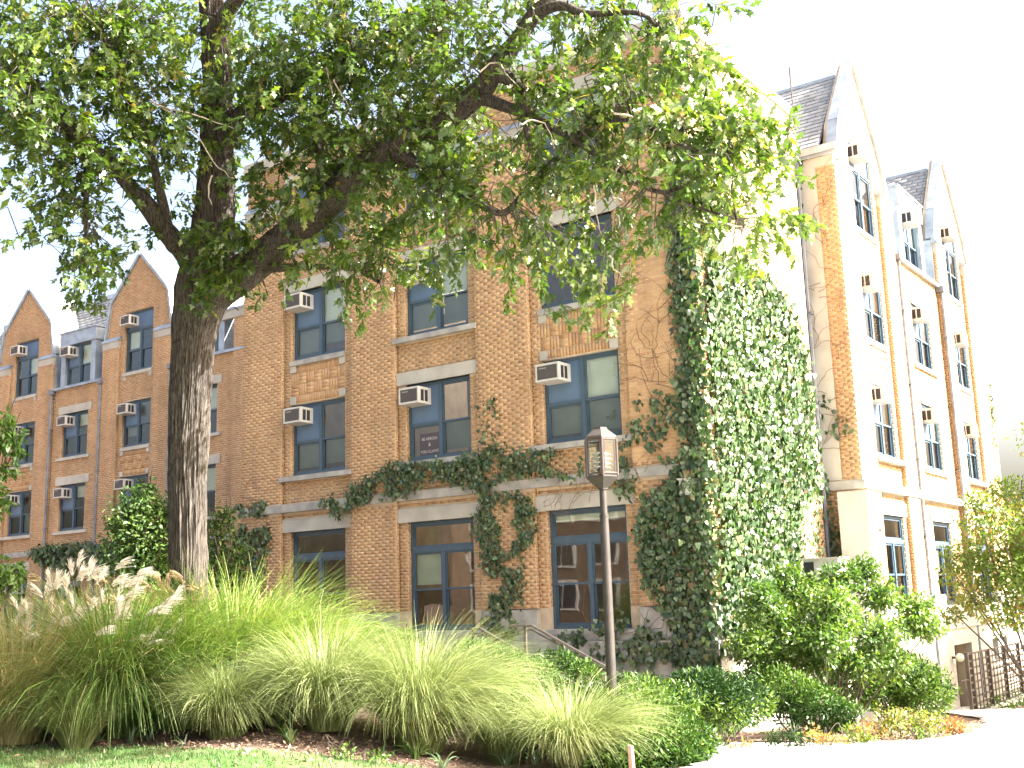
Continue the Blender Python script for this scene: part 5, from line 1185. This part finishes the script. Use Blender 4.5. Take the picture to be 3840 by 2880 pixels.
mb = MB(); loft(mb, [ring(.001, zt+.0), ring(.10, zt-.005), ring(.10, zt-.03), ring(.11, zt-.032), ring(RL*.97, zc), ring(RL, zc-.01), ring(RL, zc-.035), ring(.001, zc-.035)]); mb.build('lantern_cap', M['lantern'], LAMP)
mb = MB(); loft(mb, [ring(.001, zb+.02), ring(RL, zb+.02), ring(RL, zb), ring(.075, zn), ring(.075, zn-.015), ring(.001, zn-.015)]); mb.build('lantern_base', M['post'], LAMP)
mb = MB(); r0 = ring(RL-.005, 0)
for i in range(6):
    x, y, _ = r0[i]; x2, y2, _ = r0[(i+1) % 6]; mb.tube([(x, y, zb+.01), (x, y, zc-.03)], .016, 6)
    for fz in (zb+.045, zc-.055): mb.tube([(x, y, fz), (x2, y2, fz)], .016, 4)
    for f in (.13, .87): q = (x+(x2-x)*f, y+(y2-y)*f); mb.tube([(q[0], q[1], zb+.04), (q[0], q[1], zc-.05)], .011, 4)
mb.build('lantern_frame', M['lantern'], LAMP)
for i in range(6):
    x, y, _ = r0[i]; x2, y2, _ = r0[(i+1) % 6]; m = MB(); f = lambda t: (x+(x2-x)*t, y+(y2-y)*t)
    a, b = f(.14), f(.86); m.poly([(a[0], a[1], zb+.05), (b[0], b[1], zb+.05), (b[0], b[1], zc-.06), (a[0], a[1], zc-.06)]); m.build('lantern_pane', M['glass'], LAMP)
zm = (zb+zc)/2-.04
for i in range(4):
    m = MB(); z = zm-.11+i*.062; m.lathe((cx, cy, z), [(.05, .035), (.12, .01), (.135, 0), (.12, .004), (.05, .028)], 20); m.build('louvre', M['chrome'], LAMP, sm=True)
m = MB(); m.lathe((cx, cy, zb+.02), [(.001, 0), (.06, 0), (.06, .1), (.035, .12), (.035, .3), (.001, .31)], 14); m.build('lamp_holder', M['lantern'], LAMP, sm=True)

# ------------------------------------------------------------------ stairs and handrails
ST = MB(); zt_, xt = .36, -3.35
for i in range(8): ST.box(xt+i*.29, xt+(i+1)*.29+.02, -4.45, -3.05, -1.6, zt_-(i+1)*.15+.0)
ST.box(-6.5, xt, -4.45, -3.05, -1.0, zt_); o = ST.build('stairs', M['concrete']); tag(o, 'concrete garden steps between the two handrails, mostly behind shrubs', 'stairs')
def handrail(y, lab, x0=-3.95):
    r = empty('handrail', (-2.4, y, ground(-2.4, y)), lab, 'handrail', 'handrails of the garden steps'); pts = [(x0, y, 1.27), (-3.48, y, 1.27), (-1.22, y, .21), (-.92, y, .19)]
    for dz, nm, rr in ((0, 'rail', .024), (-.075, 'rail', .014)):
        m = MB(); m.tube([(a, b, c+dz) for a, b, c in pts], rr, 8); m.build(nm, M['chrome' if dz == 0 and False else 'rail'], r)
    for x, z in ((-3.62, 1.25), (-1.3, .24)):
        m = MB(); m.box(x-.025, x+.025, y-.02, y+.02, z-1.1, z); m.build('post', M['rail'], r)
handrail(-3.05, 'farther brown metal handrail descending behind the lamp post'); handrail(-4.5, 'nearer brown metal handrail left of the lamp post', -3.7)
# ------------------------------------------------------------------ grid fence at the right
FE = empty('grid_fence', (.05, 11.1, ground(.05, 11.1)), 'tan metal grid fence beside the basement door at right', 'fence')
fx = .05; fz0, fz1 = -1.42, .0; fy = 11.1
m = MB(); m.box(fx-.04, fx+.04, fy-.08, fy, fz0-.2, fz1+.05); m.build('fence_post', M['fence'], FE)
for i in range(9):
    z = fz0+(fz1-fz0)*i/8; m = MB(); m.box(fx-.02, fx+.02, fy, 20.6, z-.022, z+.022); m.build('fence_rail', M['fence'], FE)
for i in range(25):
    y = fy+.36+i*.36; m = MB(); m.box(fx+.021, fx+.04, y-.018, y+.018, fz0, fz1) if i % 5 else m.box(fx-.05, fx+.05, y-.035, y+.035, fz0-.3, fz1+.02); m.build('fence_bar' if i % 5 else 'fence_post', M['fence'], FE)
m = MB(); m.tube([(fx, fy-.08, -.62), (fx-.1, fy-.42, -.62)], .02, 6); m.tube([(fx, fy-.06, -1.05), (fx-.06, fy-.32, -.64)], .014, 6); m.build('handle_bracket', M['fence'], FE)
# concrete kerb wall under the fence
m = MB(); m.box(-.1, .2, 11.3, 20.6, -2.4, -1.44); tag(m.build('retaining_wall', M['concrete']), 'low pale kerb wall under the grid fence', 'wall')
# wooden stake
q = gz(on_ground(2372, 2900)); m = MB(); m.hexa([(q[0]-.028, q[1]-.028, q[2]-.1), (q[0]+.028, q[1]-.028, q[2]-.1), (q[0]+.028, q[1]+.028, q[2]-.1), (q[0]-.028, q[1]+.028, q[2]-.1), (q[0]-.035, q[1]-.02, q[2]+.30), (q[0]+.01, q[1]-.02, q[2]+.30), (q[0]+.01, q[1]+.025, q[2]+.30), (q[0]-.035, q[1]+.025, q[2]+.30)]); tag(m.build('wooden_stake', M['wood']), 'short weathered wooden stake at the bottom edge by the shrubs', 'stake')

# ------------------------------------------------------------------ facing building (mirrored in the windows)
OP = empty('brick_building', (-8, -46, -.6), 'red brick building across the lawn, seen in window reflections', 'building')
m = MB(); m.box(-45, 35, -56, -46, -.8, 9.5); m.build('wall', bsdf_mat('red_brick_far', (.15, .105, .075), .9, scale=.5), OP)
for fl in range(3):
    for i in range(23):
        x = -43+i*3.4; z = 1.0+fl*3.0; m = MB(); m.box(x-.22, x+2.22, -46.02, -45.94, z-.22, z+1.85); w_ = m.build('window', M['white'], OP)
        m = MB(); m.box(x, x+.95, -45.94, -45.92, z, z+1.6); m.box(x+1.05, x+2, -45.94, -45.92, z, z+1.6); c = m.build('pane', M['slot']); c.parent = w_
m = MB(); m.poly([(-45, -45.6, 9.5), (35, -45.6, 9.5), (35, -50, 12), (-45, -50, 12)]); m.poly([(-45, -56, 9.5), (-45, -50, 12), (35, -50, 12), (35, -56, 9.5)]); m.build('roof', M['slate'], OP)
